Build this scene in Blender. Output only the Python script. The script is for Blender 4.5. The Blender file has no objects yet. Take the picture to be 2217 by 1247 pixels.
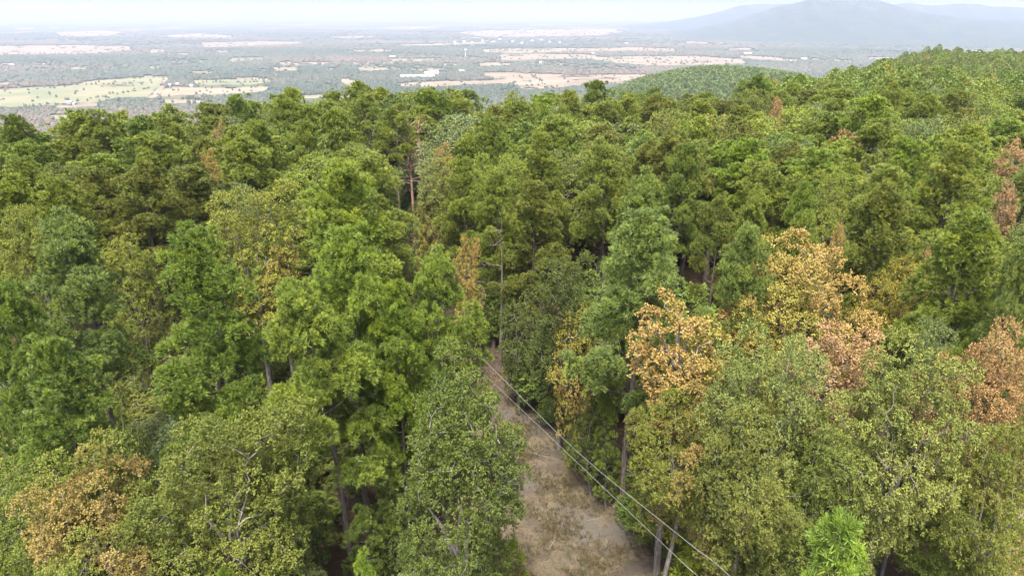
import bpy, math, random
import numpy as np
from mathutils import Vector, Matrix
from mathutils.geometry import tessellate_polygon
R = math.radians
random.seed(7)
rng = np.random.default_rng(11)
sc = bpy.context.scene
col = sc.collection

# ------------------------------------------------------------------ camera
F = 1525.0                      # focal length in photo pixels (photo 2217 x 1247)
PITCH = R(21.49)
CAMZ = 30.0
PLAIN = -200.0
cam_d = bpy.data.cameras.new("camera")
cam_d.sensor_width = 36.0
cam_d.lens = 36.0 * F / 2217.0
cam_d.clip_start = 0.5
cam_d.clip_end = 120000.0
cam = bpy.data.objects.new("camera", cam_d)
cam.location = (0, 0, CAMZ)
cam.rotation_euler = (math.pi / 2 - PITCH, 0, 0)
col.objects.link(cam)
sc.camera = cam

# ------------------------------------------------------------------ light
SUN_EL, SUN_AZ = R(64), R(190)          # azimuth measured from +Y towards +X
w = bpy.data.worlds.new("World"); sc.world = w; w.use_nodes = True
nt = w.node_tree; nt.nodes.clear()
sky = nt.nodes.new("ShaderNodeTexSky"); sky.sky_type = 'NISHITA'; sky.sun_disc = False
sky.sun_elevation = SUN_EL; sky.sun_rotation = SUN_AZ
sky.air_density = 1.0; sky.dust_density = 6.0; sky.ozone_density = 1.0; sky.altitude = 300
bg = nt.nodes.new("ShaderNodeBackground"); bg.inputs["Strength"].default_value = 0.145
wo = nt.nodes.new("ShaderNodeOutputWorld")
nt.links.new(sky.outputs[0], bg.inputs[0]); nt.links.new(bg.outputs[0], wo.inputs[0])
sun_d = bpy.data.lights.new("sun", 'SUN'); sun_d.energy = 2.8; sun_d.angle = R(14)
sun_d.color = (1.0, 0.95, 0.86)
sun = bpy.data.objects.new("sun", sun_d); col.objects.link(sun)
sv = Vector((math.sin(SUN_AZ) * math.cos(SUN_EL), math.cos(SUN_AZ) * math.cos(SUN_EL), math.sin(SUN_EL)))
sun.rotation_euler = sv.to_track_quat('Z', 'Y').to_euler()
sc.view_settings.view_transform = 'Standard'; sc.view_settings.look = 'None'
sc.view_settings.gamma = 1.0; sc.view_settings.use_curve_mapping = False
sc.view_settings.exposure = 1.97
cy = sc.cycles
cy.max_bounces = 6; cy.diffuse_bounces = 2; cy.glossy_bounces = 2; cy.transmission_bounces = 4
cy.volume_bounces = 2; cy.transparent_max_bounces = 4

# ------------------------------------------------------------------ projection helpers (photo pixels <-> world)
cp, sp = math.cos(PITCH), math.sin(PITCH)
def ray(px, py):
    u = (px - 1108.5) / F; v = (623.5 - py) / F
    return Vector((u, cp + v * sp, -sp + v * cp))
def at_z(px, py, z):
    d = ray(px, py); t = (z - CAMZ) / d.z
    return Vector((0, 0, CAMZ)) + d * t
def to_px(P):
    P = np.asarray(P, float); x, y, z = P[..., 0], P[..., 1], P[..., 2] - CAMZ
    dep = y * cp - z * sp; up = y * sp + z * cp
    dep = np.where(dep < 0.1, 0.1, dep)
    return 1108.5 + F * x / dep, 623.5 - F * up / dep, dep

# ------------------------------------------------------------------ terrain
EA = np.array([-180, -60, -36, -26, -18, -8, 0, 8, 12, 15.5, 18, 21.5, 25, 29, 33, 38, 60, 180.0])
ER = np.array([300, 108, 96, 106, 116, 117, 118, 116, 116, 118, 140, 270, 430, 560, 630, 700, 700, 300.0])
def smooth(a, b, x):
    t = np.clip((x - a) / (b - a), 0, 1); return t * t * (3 - 2 * t)
def edge_r(az): return np.interp(az, EA, ER)
def ground_z(x, y):
    x = np.asarray(x, float); y = np.asarray(y, float)
    r = np.hypot(x, y); az = np.degrees(np.arctan2(x, y))
    z = -15.0 * smooth(130, 420, r) + 0.5 * np.sin(x * .11 + 1) * np.sin(y * .09) * smooth(60, 120, r)
    z = z - 8 * smooth(140, 280, r) * (1 - smooth(19, 28, az)) * smooth(5, 12, az)
    z = z + 3.5 * np.sin(x * .021 + 2.1) * np.sin(y * .017) * smooth(180, 320, r)
    e = edge_r(az); d = np.maximum(0, r - e)
    z = z - 0.42 * d * smooth(0, 40, d)
    # lower green hill between the ridge and the plain
    h1 = -62 - 165 * np.clip(((x - 350) / 390.0) ** 2 + ((y - 1150) / 340.0) ** 2, 0, 9) ** 1.15
    h1 = h1 + 3 * np.sin(x * .015) * np.cos(y * .013)
    z = np.maximum(z, np.where(r > 300, h1, -999))
    return np.maximum(z, PLAIN)

def link_mesh(name, me, parent=None, mats=()):
    o = bpy.data.objects.new(name, me); col.objects.link(o)
    if parent is not None: o.parent = parent
    for m in mats: me.materials.append(m)
    return o
def np_mesh(name, V, T, Q=None, attrs=None, smooth_sh=False, mat_idx=None):
    V = np.asarray(V, np.float32).reshape(-1, 3)
    T = np.zeros((0, 3), np.int32) if T is None else np.asarray(T, np.int32).reshape(-1, 3)
    Q = np.zeros((0, 4), np.int32) if Q is None else np.asarray(Q, np.int32).reshape(-1, 4)
    me = bpy.data.meshes.new(name)
    me.vertices.add(len(V)); me.vertices.foreach_set("co", V.ravel())
    nl = T.size + Q.size
    me.loops.add(nl); me.loops.foreach_set("vertex_index", np.concatenate([T.ravel(), Q.ravel()]))
    me.polygons.add(len(T) + len(Q))
    st = np.concatenate([np.arange(len(T)) * 3, T.size + np.arange(len(Q)) * 4]).astype(np.int32)
    me.polygons.foreach_set("loop_start", st)
    me.polygons.foreach_set("use_smooth", np.full(len(st), smooth_sh))
    if attrs:
        for k, a in attrs.items():
            at = me.attributes.new(k, 'FLOAT', 'POINT'); at.data.foreach_set("value", np.asarray(a, np.float32))
    me.update(calc_edges=True)
    return me

# ------------------------------------------------------------------ materials
def newmat(name):
    m = bpy.data.materials.new(name); m.use_nodes = True; n = m.node_tree; n.nodes.clear()
    out = n.nodes.new("ShaderNodeOutputMaterial"); return m, n, out
def N(n, t, **kw):
    x = n.nodes.new(t)
    for k, v in kw.items():
        if k.startswith("i_"): x.inputs[k[2:]].default_value = v
        else: setattr(x, k, v)
    return x
def ramp(n, src, stops, interp='LINEAR'):
    r = n.nodes.new("ShaderNodeValToRGB"); n.links.new(src, r.inputs[0]); cr = r.color_ramp; cr.interpolation = interp
    while len(cr.elements) < len(stops): cr.elements.new(0.5)
    for e, (p, c) in zip(cr.elements, stops):
        e.position = p; e.color = (c[0], c[1], c[2], 1) if not isinstance(c, (int, float)) else (c, c, c, 1)
    return r.outputs[0]
def mixc(n, fac, a, b, blend='MIX'):
    m = n.nodes.new("ShaderNodeMix"); m.data_type = 'RGBA'; m.blend_type = blend
    for s, v in ((m.inputs[0], fac), (m.inputs[6], a), (m.inputs[7], b)):
        if hasattr(v, "is_output"): n.links.new(v, s)
        else: s.default_value = v if isinstance(v, (int, float)) else (v[0], v[1], v[2], 1)
    return m.outputs[2]
def math_n(n, op, a, b=None, c=None, clamp=False):
    m = n.nodes.new("ShaderNodeMath"); m.operation = op; m.use_clamp = clamp
    for s, v in zip(m.inputs, (a, b, c)):
        if v is None: continue
        if hasattr(v, "is_output"): n.links.new(v, s)
        else: s.default_value = v
    return m.outputs[0]
def attr(n, name): a = n.nodes.new("ShaderNodeAttribute"); a.attribute_name = name; return a.outputs["Fac"]

def foliage_mat(name, autumn=True, trans=0.3, rough=0.5, spec=0.3, tip=(1.25, 1.15, 0.7), own=None, lo=(.5, .52, .5)):
    """leaf colour = the tree's own colour, varied leaf by leaf; alpha of the tree's colour = share of turned leaves"""
    m, n, out = newmat(name)
    oi = n.nodes.new("ShaderNodeObjectInfo")
    base = oi.outputs["Color"]
    if own is not None:
        base = own(n)
    leaf = attr(n, "leaf"); clump = attr(n, "clump")
    v = ramp(n, leaf, [(0, lo), (.5, (.95, .97, .95)), (1, tip)])
    c = mixc(n, 1.0, base, v, 'MULTIPLY')
    cv = ramp(n, clump, [(0, (.78, .82, .8)), (1, (1.18, 1.12, 1.05))])
    c = mixc(n, 1.0, c, cv, 'MULTIPLY')
    if autumn:
        s = math_n(n, 'MULTIPLY_ADD', leaf, 0.3, clump)
        thr = math_n(n, 'MULTIPLY', oi.outputs["Alpha"], 1.3)
        f = math_n(n, 'SUBTRACT', thr, s); f = math_n(n, 'MULTIPLY', f, 5.0, clamp=True)
        ac = ramp(n, leaf, [(0, (.17, .09, .035)), (.35, (.26, .15, .058)), (.7, (.32, .20, .075)), (1, (.37, .25, .13))])
        ac = mixc(n, .5, ac, mixc(n, 1.0, base, (1.2, 1.05, 1.0), 'MULTIPLY'))
        c = mixc(n, f, c, ac)
    p = N(n, "ShaderNodeBsdfPrincipled"); n.links.new(c, p.inputs["Base Color"])
    p.inputs["Roughness"].default_value = rough; p.inputs["Specular IOR Level"].default_value = spec
    t = N(n, "ShaderNodeBsdfTranslucent")
    tc = mixc(n, 1.0, c, (1.25, 1.2, .5), 'MULTIPLY'); n.links.new(tc, t.inputs[0])
    mx = N(n, "ShaderNodeMixShader"); mx.inputs[0].default_value = trans
    n.links.new(p.outputs[0], mx.inputs[1]); n.links.new(t.outputs[0], mx.inputs[2]); n.links.new(mx.outputs[0], out.inputs[0])
    return m
M_NEEDLE = foliage_mat("pine_needles", autumn=False, trans=.22, rough=.5, spec=.3)
M_LEAF = foliage_mat("oak_leaves", autumn=True, trans=.22, rough=.55, spec=.18, tip=(1.28, 1.22, .95), lo=(.62, .64, .62))
def bark_mat(name, c0, c1, scale=9):
    m, n, out = newmat(name)
    tc = N(n, "ShaderNodeTexCoord"); mp = N(n, "ShaderNodeMapping"); mp.inputs["Scale"].default_value = (1, 1, .25)
    n.links.new(tc.outputs["Object"], mp.inputs[0])
    no = N(n, "ShaderNodeTexNoise", i_Scale=scale, i_Detail=5.0); n.links.new(mp.outputs[0], no.inputs["Vector"])
    c = ramp(n, no.outputs[0], [(.3, c0), (.7, c1)])
    p = N(n, "ShaderNodeBsdfPrincipled", i_Roughness=.9); n.links.new(c, p.inputs["Base Color"])
    b = N(n, "ShaderNodeBump", i_Strength=.6, i_Distance=.04); n.links.new(no.outputs[0], b.inputs["Height"]); n.links.new(b.outputs[0], p.inputs["Normal"])
    n.links.new(p.outputs[0], out.inputs[0]); return m
M_PBARK = bark_mat("pine_bark", (.035, .026, .021), (.12, .095, .08))
M_OBARK = bark_mat("oak_bark", (.06, .052, .044), (.20, .18, .155))
M_DEAD = bark_mat("dead_wood", (.20, .17, .145), (.42, .38, .34), 14)
M_STICK = bark_mat("weathered_stick", (.09, .075, .062), (.24, .21, .18), 14)
M_DEADRED = bark_mat("red_dead_bark", (.16, .09, .06), (.36, .22, .16), 10)

# ------------------------------------------------------------------ tree generators
def unit(v): return v / np.maximum(np.linalg.norm(v, axis=-1, keepdims=True), 1e-6)
class Tubes:
    def __init__(s): s.V = []; s.Q = []; s.n = 0
    def add(s, pts, rad, k=5):
        pts = np.asarray(pts, float); m = len(pts)
        d = unit(np.gradient(pts, axis=0)); ref = np.array([0.31, 0.95, 0.05]) if abs(d[0][2]) > .7 else np.array([0, 0, 1.])
        a = unit(np.cross(d, ref)); b = np.cross(d, a)
        th = np.arange(k) * 2 * np.pi / k
        ring = pts[:, None] + (a[:, None] * np.cos(th)[None, :, None] + b[:, None] * np.sin(th)[None, :, None]) * np.asarray(rad)[:, None, None]
        s.V.append(ring.reshape(-1, 3))
        i = np.arange(m - 1)[:, None] * k + np.arange(k)[None]; j = np.arange(m - 1)[:, None] * k + (np.arange(k)[None] + 1) % k
        s.Q.append(np.stack([i, j, j + k, i + k], -1).reshape(-1, 4) + s.n); s.n += m * k
    def mesh(s, name): return np_mesh(name, np.concatenate(s.V), None, np.concatenate(s.Q), smooth_sh=True)

def needles(P, D, tint, clump, nn, L, W, g):
    """tufts at P pointing along D -> thin triangles"""
    n = len(P)
    d = unit(D[:, None] * 0.85 + g.normal(size=(n, nn, 3)) * .55)
    ln = L * g.uniform(.7, 1.15, (n, nn, 1))
    side = unit(np.cross(d, g.normal(size=(n, nn, 3)))) * (W * .5)
    base = P[:, None] - D[:, None] * L * .25 * g.uniform(0, 1.6, (n, nn, 1))
    tip = base + d * ln
    V = np.stack([base - side, base + side, tip + side * .35, tip - side * .35], 2).reshape(-1, 3)
    Q = np.arange(len(V), dtype=np.int32).reshape(-1, 4)
    lf = np.clip(np.repeat(tint, nn) + g.uniform(-.12, .12, n * nn), 0, 1)
    return V, Q, np.repeat(lf, 4), np.repeat(np.repeat(clump, nn), 4)

def leaves(P, D, tint, clump, nn, L, W, g):
    n = len(P)
    d = unit(D[:, None] * .45 + g.normal(size=(n, nn, 3)) * .7 + np.array([0, 0, -.12]))
    ln = L * g.uniform(.65, 1.2, (n, nn, 1))
    up = unit(D[:, None] * .6 + np.array([0, 0, .8]) + g.normal(size=(n, nn, 3)) * .45)
    side = unit(np.cross(d, up)) * (W * .5) * g.uniform(.8, 1.2, (n, nn, 1))
    nor = np.cross(side, d)
    base = P[:, None] + g.normal(size=(n, nn, 3)) * L * .35
    mid = base + d * ln * .55
    V = np.stack([base, mid + side + nor * .25, base + d * ln, mid - side + nor * .25], 2).reshape(-1, 3)
    Q = np.arange(len(V), dtype=np.int32).reshape(-1, 4)
    lf = np.clip(np.repeat(tint, nn) + g.uniform(-.3, .3, n * nn), 0, 1)
    return V, Q, np.repeat(lf, 4), np.repeat(np.repeat(clump, nn), 4)

def clump_points(C, Rr, nt, g, flat=.75, low=-.35, upw=.45):
    """tuft positions on the upper skin of each clump"""
    n = len(C)
    d = g.normal(size=(n, nt, 3)); d = unit(d); d[..., 2] = np.where(d[..., 2] < low, -d[..., 2] * .8, d[..., 2]); d = unit(d)
    rr = Rr[:, None, None] * g.uniform(.72, 1.05, (n, nt, 1))
    P = C[:, None] + d * rr * np.array([1, 1, flat])
    D = unit(d * .8 + np.array([0, 0, upw]))
    return P.reshape(-1, 3), D.reshape(-1, 3)

def pine_arrays(seed, H=18., Rm=2.7, cb=.38, nb=42, kind='full', nt=19, cr=(.42, .75)):
    """skeleton + clumps of a pine: crown base at cb*H"""
    g = np.random.default_rng(seed); T = Tubes()
    k = 9; tz = np.linspace(0, 1, k); wob = np.cumsum(g.normal(size=(k, 2)) * .10, axis=0); wob[0] = 0
    tr = np.stack([wob[:, 0], wob[:, 1], tz * H * .985], 1)
    trad = (.0125 * H) * (1 - tz * .88)
    T.add(tr, trad, 8)
    def trunk(z): return np.array([np.interp(z, tr[:, 2], tr[:, 0]), np.interp(z, tr[:, 2], tr[:, 1]), z])
    C = []; CR = []
    az = g.uniform(0, 6.28); lob = g.uniform(0, 6.28, 3)
    for i in range(nb):
        t = (i + g.uniform(0, .8)) / nb
        t = t ** .92
        z0 = (cb + (1 - cb) * t * .97) * H
        az += 2.39996 + g.normal() * .35
        if kind == 'young': prof = (1 - t) ** .6 * 1.0 + .06
        elif kind == 'open': prof = (1 - t ** 2.2) ** .7 * (.55 + .45 * min(1, t / .4))
        else: prof = (1 - t ** 2.2) ** .68 * (.78 + .22 * min(1, t / .2)) * .92 + .05
        Lb = Rm * prof * g.uniform(.66, 1.14) * (1 + .18 * math.sin(az + lob[0]) + .1 * math.sin(2 * az + lob[1] + 3 * t))
        if kind != 'young' and g.random() < .1: Lb *= .45
        el = R(2 + 62 * t ** 1.5) + g.normal() * .12
        d0 = np.array([math.cos(az) * math.cos(el), math.sin(az) * math.cos(el), math.sin(el)])
        s = np.linspace(0, 1, 5)
        p0 = trunk(z0)
        pts = p0 + d0 * (s[:, None] * Lb) + np.array([0, 0, 1.]) * (.20 * Lb * s[:, None] ** 2)
        pts[1:-1] += g.normal(size=(3, 3)) * .06
        T.add(pts, (.020 + .012 * Lb) * (1 - .8 * s), 4)
        nc = max(1, int(round(Lb / .95)))
        for c in range(nc):
            f = 1 - c * (.62 / max(nc, 2)) - g.uniform(0, .08)
            b = p0 + d0 * Lb * f + np.array([0, 0, .20 * Lb * f * f])
            lat = np.cross(d0, [0, 0, 1.]) * g.normal() * .30 * (Lb * .35 + .3) * (1 if c else .2)
            q = b + lat + np.array([0, 0, g.uniform(.1, .5)])
            r = g.uniform(*cr) * (1.0 if c == 0 else .68) * (.62 + .38 * prof)
            C.append(q); CR.append(r)
            if c: T.add(np.array([b - d0 * .3, (b + q) / 2, q]), [.025, .018, .01], 3)
            if c == 0 and kind != 'young':          # side shoots that break the outline of the lobe
                for _k in range(2):
                    e = g.normal(size=3) * [.6, .6, .35] * r + d0 * r * .5; C.append(q + e); CR.append(r * g.uniform(.38, .55))
    top = trunk(H * .985); C.append(top - [0, 0, .45]); CR.append(.5); C.append(top - [0.15, .1, 1.2]); CR.append(.8)
    if kind == 'open' or cb > .3:        # dead stubs on the bare stem
        for _ in range(7):
            z0 = H * g.uniform(.2, cb); a = g.uniform(0, 6.28); L = g.uniform(.4, 1.6)
            p0 = trunk(z0); d = np.array([math.cos(a), math.sin(a), g.uniform(-.3, .2)])
            T.add(np.array([p0, p0 + d * L * .6, p0 + d * L + [0, 0, g.uniform(-.2, .1)]]), [.03, .02, .006], 3)
    return np.array(C), np.array(CR), T, g

def make_pine(seed, nn=38, L=.25, W=.032, nt=20, **kw):
    C, CR, T, g = pine_arrays(seed, nt=nt, **kw)
    cnt = np.maximum(6, np.round(nt * 3.2 * CR ** 2)).astype(int); idx = np.repeat(np.arange(len(C)), cnt)
    d = unit(g.normal(size=(len(idx), 3))); d[:, 2] = np.where(d[:, 2] < -.3, -d[:, 2], d[:, 2])
    P = C[idx] + d * (CR[idx] * g.uniform(.8, 1.06, len(idx)))[:, None] * np.array([1, 1, .98]); P[:, 2] = np.where(d[:, 2] < 0, P[:, 2] + .0, P[:, 2])
    D = unit(d + np.array([0, 0, .45]))
    cl = g.uniform(0, 1, len(C))[idx]; tt = np.clip(g.normal(.55, .26, len(P)) + (D[:, 2] - .5) * .1, 0, 1)
    V, Q, a, b = needles(P, D, tt, cl, nn, L, W, g)
    me = np_mesh("crown", V, None, Q, {"leaf": a, "clump": b}); me.materials.append(M_NEEDLE)
    tm = T.mesh("trunk"); tm.materials.append(M_PBARK)
    return tm, me

def oak_arrays(seed, H=16., Rm=3.6, cb=.28, ncl=150, col_=False):
    g = np.random.default_rng(seed)
    C = []; ph = g.uniform(0, 6.28, 6)
    hc = H * (1 - cb) / 2; zc = H * cb + hc
    CRl = []; tries_ = 0
    while len(C) < ncl:
        tries_ += 1
        if tries_ > 2600 and len(C) > ncl * .6: break
        d = g.normal(size=3); d /= np.linalg.norm(d)
        a = math.atan2(d[1], d[0])
        lump = 1 + .17 * math.sin(2 * a + ph[0] + 2 * d[2]) + .13 * math.sin(3 * a + ph[1] - 3 * d[2]) + .12 * math.sin(5 * d[2] + ph[2] + a)
        rr = g.uniform(.35, 1) ** .45 * lump
        q = np.array([d[0] * Rm * rr, d[1] * Rm * rr, zc + d[2] * hc * rr * .93])
        if col_ is False and q[2] < zc - hc * .55 and g.random() < .4: continue
        if q[2] > H: continue
        rad_ = g.uniform(.5, 1.0) * Rm / 3.4 + .12
        if tries_ < 2600 and any((q[0] - c_[0]) ** 2 + (q[1] - c_[1]) ** 2 + 1.3 * (q[2] - c_[2]) ** 2 < (.78 * (rad_ + r2_)) ** 2 for c_, r2_ in zip(C, CRl)): continue
        C.append(q); CRl.append(rad_)
    C = np.array(C); CR = np.array(CRl)
    # skeleton: trunk to fork, clumps joined to the nearest node nearer the fork
    T = Tubes(); fz = H * (cb + .16)
    k = 6; s = np.linspace(0, 1, k); lean = g.normal(size=2) * .35
    tr = np.stack([lean[0] * s ** 1.5 + .08 * np.sin(s * 5 + ph[3]), lean[1] * s ** 1.5, s * fz], 1); tr[0, :2] = 0
    T.add(tr, .014 * H * (1 - .35 * s), 8)
    nodes = [tr[-1]]
    for i in range(1, 7):     # leader limbs
        a = i * 2.4 + ph[4]; L = g.uniform(.45, .7); e = g.uniform(.45, 1.2)
        tip = tr[-1] + np.array([math.cos(a) * Rm * L * math.cos(e), math.sin(a) * Rm * L * math.cos(e), (H - fz) * L * math.sin(e)])
        ss = np.linspace(0, 1, 6)[:, None]
        pts = tr[-1] * (1 - ss) + tip * ss + np.sin(ss * 6 + a) * .12; pts[0] = tr[-1]
        T.add(pts, .0075 * H * (1 - .72 * ss[:, 0]), 6)
        nodes += list(pts[1:])
    nodes = np.array(nodes)
    dist = np.linalg.norm(C - tr[-1], axis=1)
    for i in np.argsort(dist):
        dd = np.linalg.norm(nodes - C[i], axis=1) + .25 * np.abs(np.linalg.norm(nodes - tr[-1], axis=1) - dist[i] * .7)
        j = np.argmin(dd); a = nodes[j]; b = C[i]
        m1 = a * .6 + b * .4 + g.normal(size=3) * .12; m2 = a * .25 + b * .75 + g.normal(size=3) * .1
        T.add(np.array([a, m1, m2, b]), [.036, .028, .018, .006], 4)
        nodes = np.vstack([nodes, m1, m2, b])
    return C, CR, T, g

def make_oak(seed, nr=42, nn=10, L=.14, W=.07, dead=0, **kw):
    C, CR, T, g = oak_arrays(seed, **kw)
    cnt = np.maximum(5, np.round(nr * 2.3 * CR ** 2)).astype(int); idx = np.repeat(np.arange(len(C)), cnt)
    d = unit(g.normal(size=(len(idx), 3))); d[:, 2] = np.where(d[:, 2] < -.5, -d[:, 2], d[:, 2])
    P = C[idx] + d * (CR[idx] * g.uniform(.7, 1.08, len(idx)))[:, None] * np.array([1, 1, .82]); D = unit(d + np.array([0, 0, .4]))
    cen = C.mean(0); Dout = unit(P - cen); D = unit(D + Dout * .5)
    h = .5 + .3 * np.sin(C[:, 0] * 1.1 + seed) + .3 * np.sin(C[:, 2] * .8 + C[:, 1] + seed * 2)
    cl = np.clip(.45 * g.uniform(0, 1, len(C)) + .55 * h, 0, 1)[idx]; tt = np.clip(g.normal(.5, .2, len(P)), 0, 1)
    V, Q, a, b = leaves(P, D, tt, cl, nn, L, W, g)
    me = np_mesh("crown", V, None, Q, {"leaf": a, "clump": b}); me.materials.append(M_LEAF)
    for _ in range(dead):     # bare pale twigs reaching out of the crown
        a_ = g.uniform(0, 6.28); r0 = g.uniform(.3, .7); z0 = g.uniform(.35, .75)
        p0 = np.array([math.cos(a_) * r0, math.sin(a_) * r0, z0 * kw.get('H', 16.)]); L_ = g.uniform(1.4, 3.2)
        d = np.array([math.cos(a_), math.sin(a_), g.uniform(-.1, .7)])
        T.add(np.array([p0, p0 + d * L_ * .5 + g.normal(size=3) * .15, p0 + d * L_]), [.05, .035, .012], 4)
        for _k in range(3):
            f = g.uniform(.4, .9); q = p0 + d * L_ * f; e = d + g.normal(size=3) * .7
            T.add(np.array([q, q + e * .4, q + e * .8]), [.022, .015, .006], 3)
    tm = T.mesh("trunk"); tm.materials.append(M_OBARK)
    return tm, me

PROTO = {}
PROTO['pine'] = [(make_pine(100 + i, H=18, Rm=2.75, cb=[.36, .42, .32, .46][i], nb=[30, 26, 34, 25][i], cr=(.8, 1.25)), 18, 5.5) for i in range(4)]
PROTO['pine_open'] = [(make_pine(130 + i, H=19, Rm=2.5, cb=[.6, .56, .64][i], nb=16, kind='open', nt=19, cr=(.7, 1.1)), 19, 5.0) for i in range(3)]
PROTO['pine_young'] = [(make_pine(160 + i, H=9, Rm=1.7, cb=.12, nb=34, kind='young', nt=24, nn=30, L=.21, W=.03, cr=(.42, .62)), 9, 3.2) for i in range(2)]
PROTO['oak'] = [(make_oak(200 + i, H=16, Rm=3.4, cb=[.36, .4, .32][i], ncl=150, dead=[1, 4, 0][i]), 16, 7.2) for i in range(3)]
PROTO['oak_tall'] = [(make_oak(220 + i, H=17, Rm=2.5, cb=.2, ncl=165, col_=True, dead=0), 17, 5.4) for i in range(2)]
PROTO['oak_small'] = [(make_oak(240 + i, H=7, Rm=1.7, cb=.12, ncl=60, nr=34, L=.14, W=.075, col_=True), 7, 3.6) for i in range(2)]
PROTO['pine_mid'] = [(make_pine(300 + i, H=18, Rm=2.8, cb=[.4, .5, .36, .46][i], nb=[28, 20, 32, 24][i], kind=['full', 'open', 'full', 'full'][i], cr=(.8, 1.3), nn=13, L=.28, W=.065, nt=18), 18, 5.6) for i in range(4)]
PROTO['oak_top'] = [(make_oak(260 + i, H=16, Rm=2.0, cb=.62, ncl=55, nr=34, L=.16, W=.09, col_=True), 16, 4.4) for i in range(2)]
PROTO['oak_mid'] = [(make_oak(330 + i, H=15, Rm=3.2, cb=.25, ncl=120, nr=24, nn=6, L=.22, W=.12), 15, 6.8) for i in range(3)]
for k_, lst in PROTO.items():      # true width and height of each crown
    for i_, ((tm_, cm_), h_, w_) in enumerate(lst):
        co = np.empty(len(cm_.vertices) * 3, np.float32); cm_.vertices.foreach_get("co", co); co = co.reshape(-1, 3)
        lst[i_] = ((tm_, cm_), float(np.percentile(co[:, 2], 99.7)), 2 * float(np.percentile(np.hypot(co[:, 0], co[:, 1]), 96)))
used = {}
trees = []          # (x, y) of every tree placed
def seti(o, **kw):
    for k, v in kw.items():
        if v is not None: o[k] = v
def place_tree(pk, idx, x, y, H, wd, colr, alpha, name, label, cat, group, rz=None, lean=(0, 0)):
    (tm, cm), H0, W0 = PROTO[pk][idx % len(PROTO[pk])]
    root = bpy.data.objects.new(name, None); col.objects.link(root); root.empty_display_size = .5
    gz = float(ground_z(x, y))
    root.location = (x, y, gz - .05); root.rotation_euler = (lean[0], lean[1], random.uniform(0, 6.28) if rz is None else rz)
    s = wd / W0; root.scale = (s, s, H / H0)
    for nm, me in (("trunk", tm), ("crown", cm)):
        key = (nm, me.name)
        if key in used:
            o = used[key].copy()
        else:
            o = bpy.data.objects.new(nm, me); used[key] = o
        col.objects.link(o); o.parent = root; o.color = (colr[0], colr[1], colr[2], alpha)
    seti(root, label=label, category=cat, group=group)
    trees.append((x, y))
    return root

# ------------------------------------------------------------------ colours of the trees
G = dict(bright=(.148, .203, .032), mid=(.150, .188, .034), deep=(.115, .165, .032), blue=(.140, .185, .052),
         olive=(.118, .138, .030), pale=(.155, .178, .046), dark=(.07, .09, .025), yellow=(.21, .19, .045), lime=(.095, .12, .022))
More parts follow.
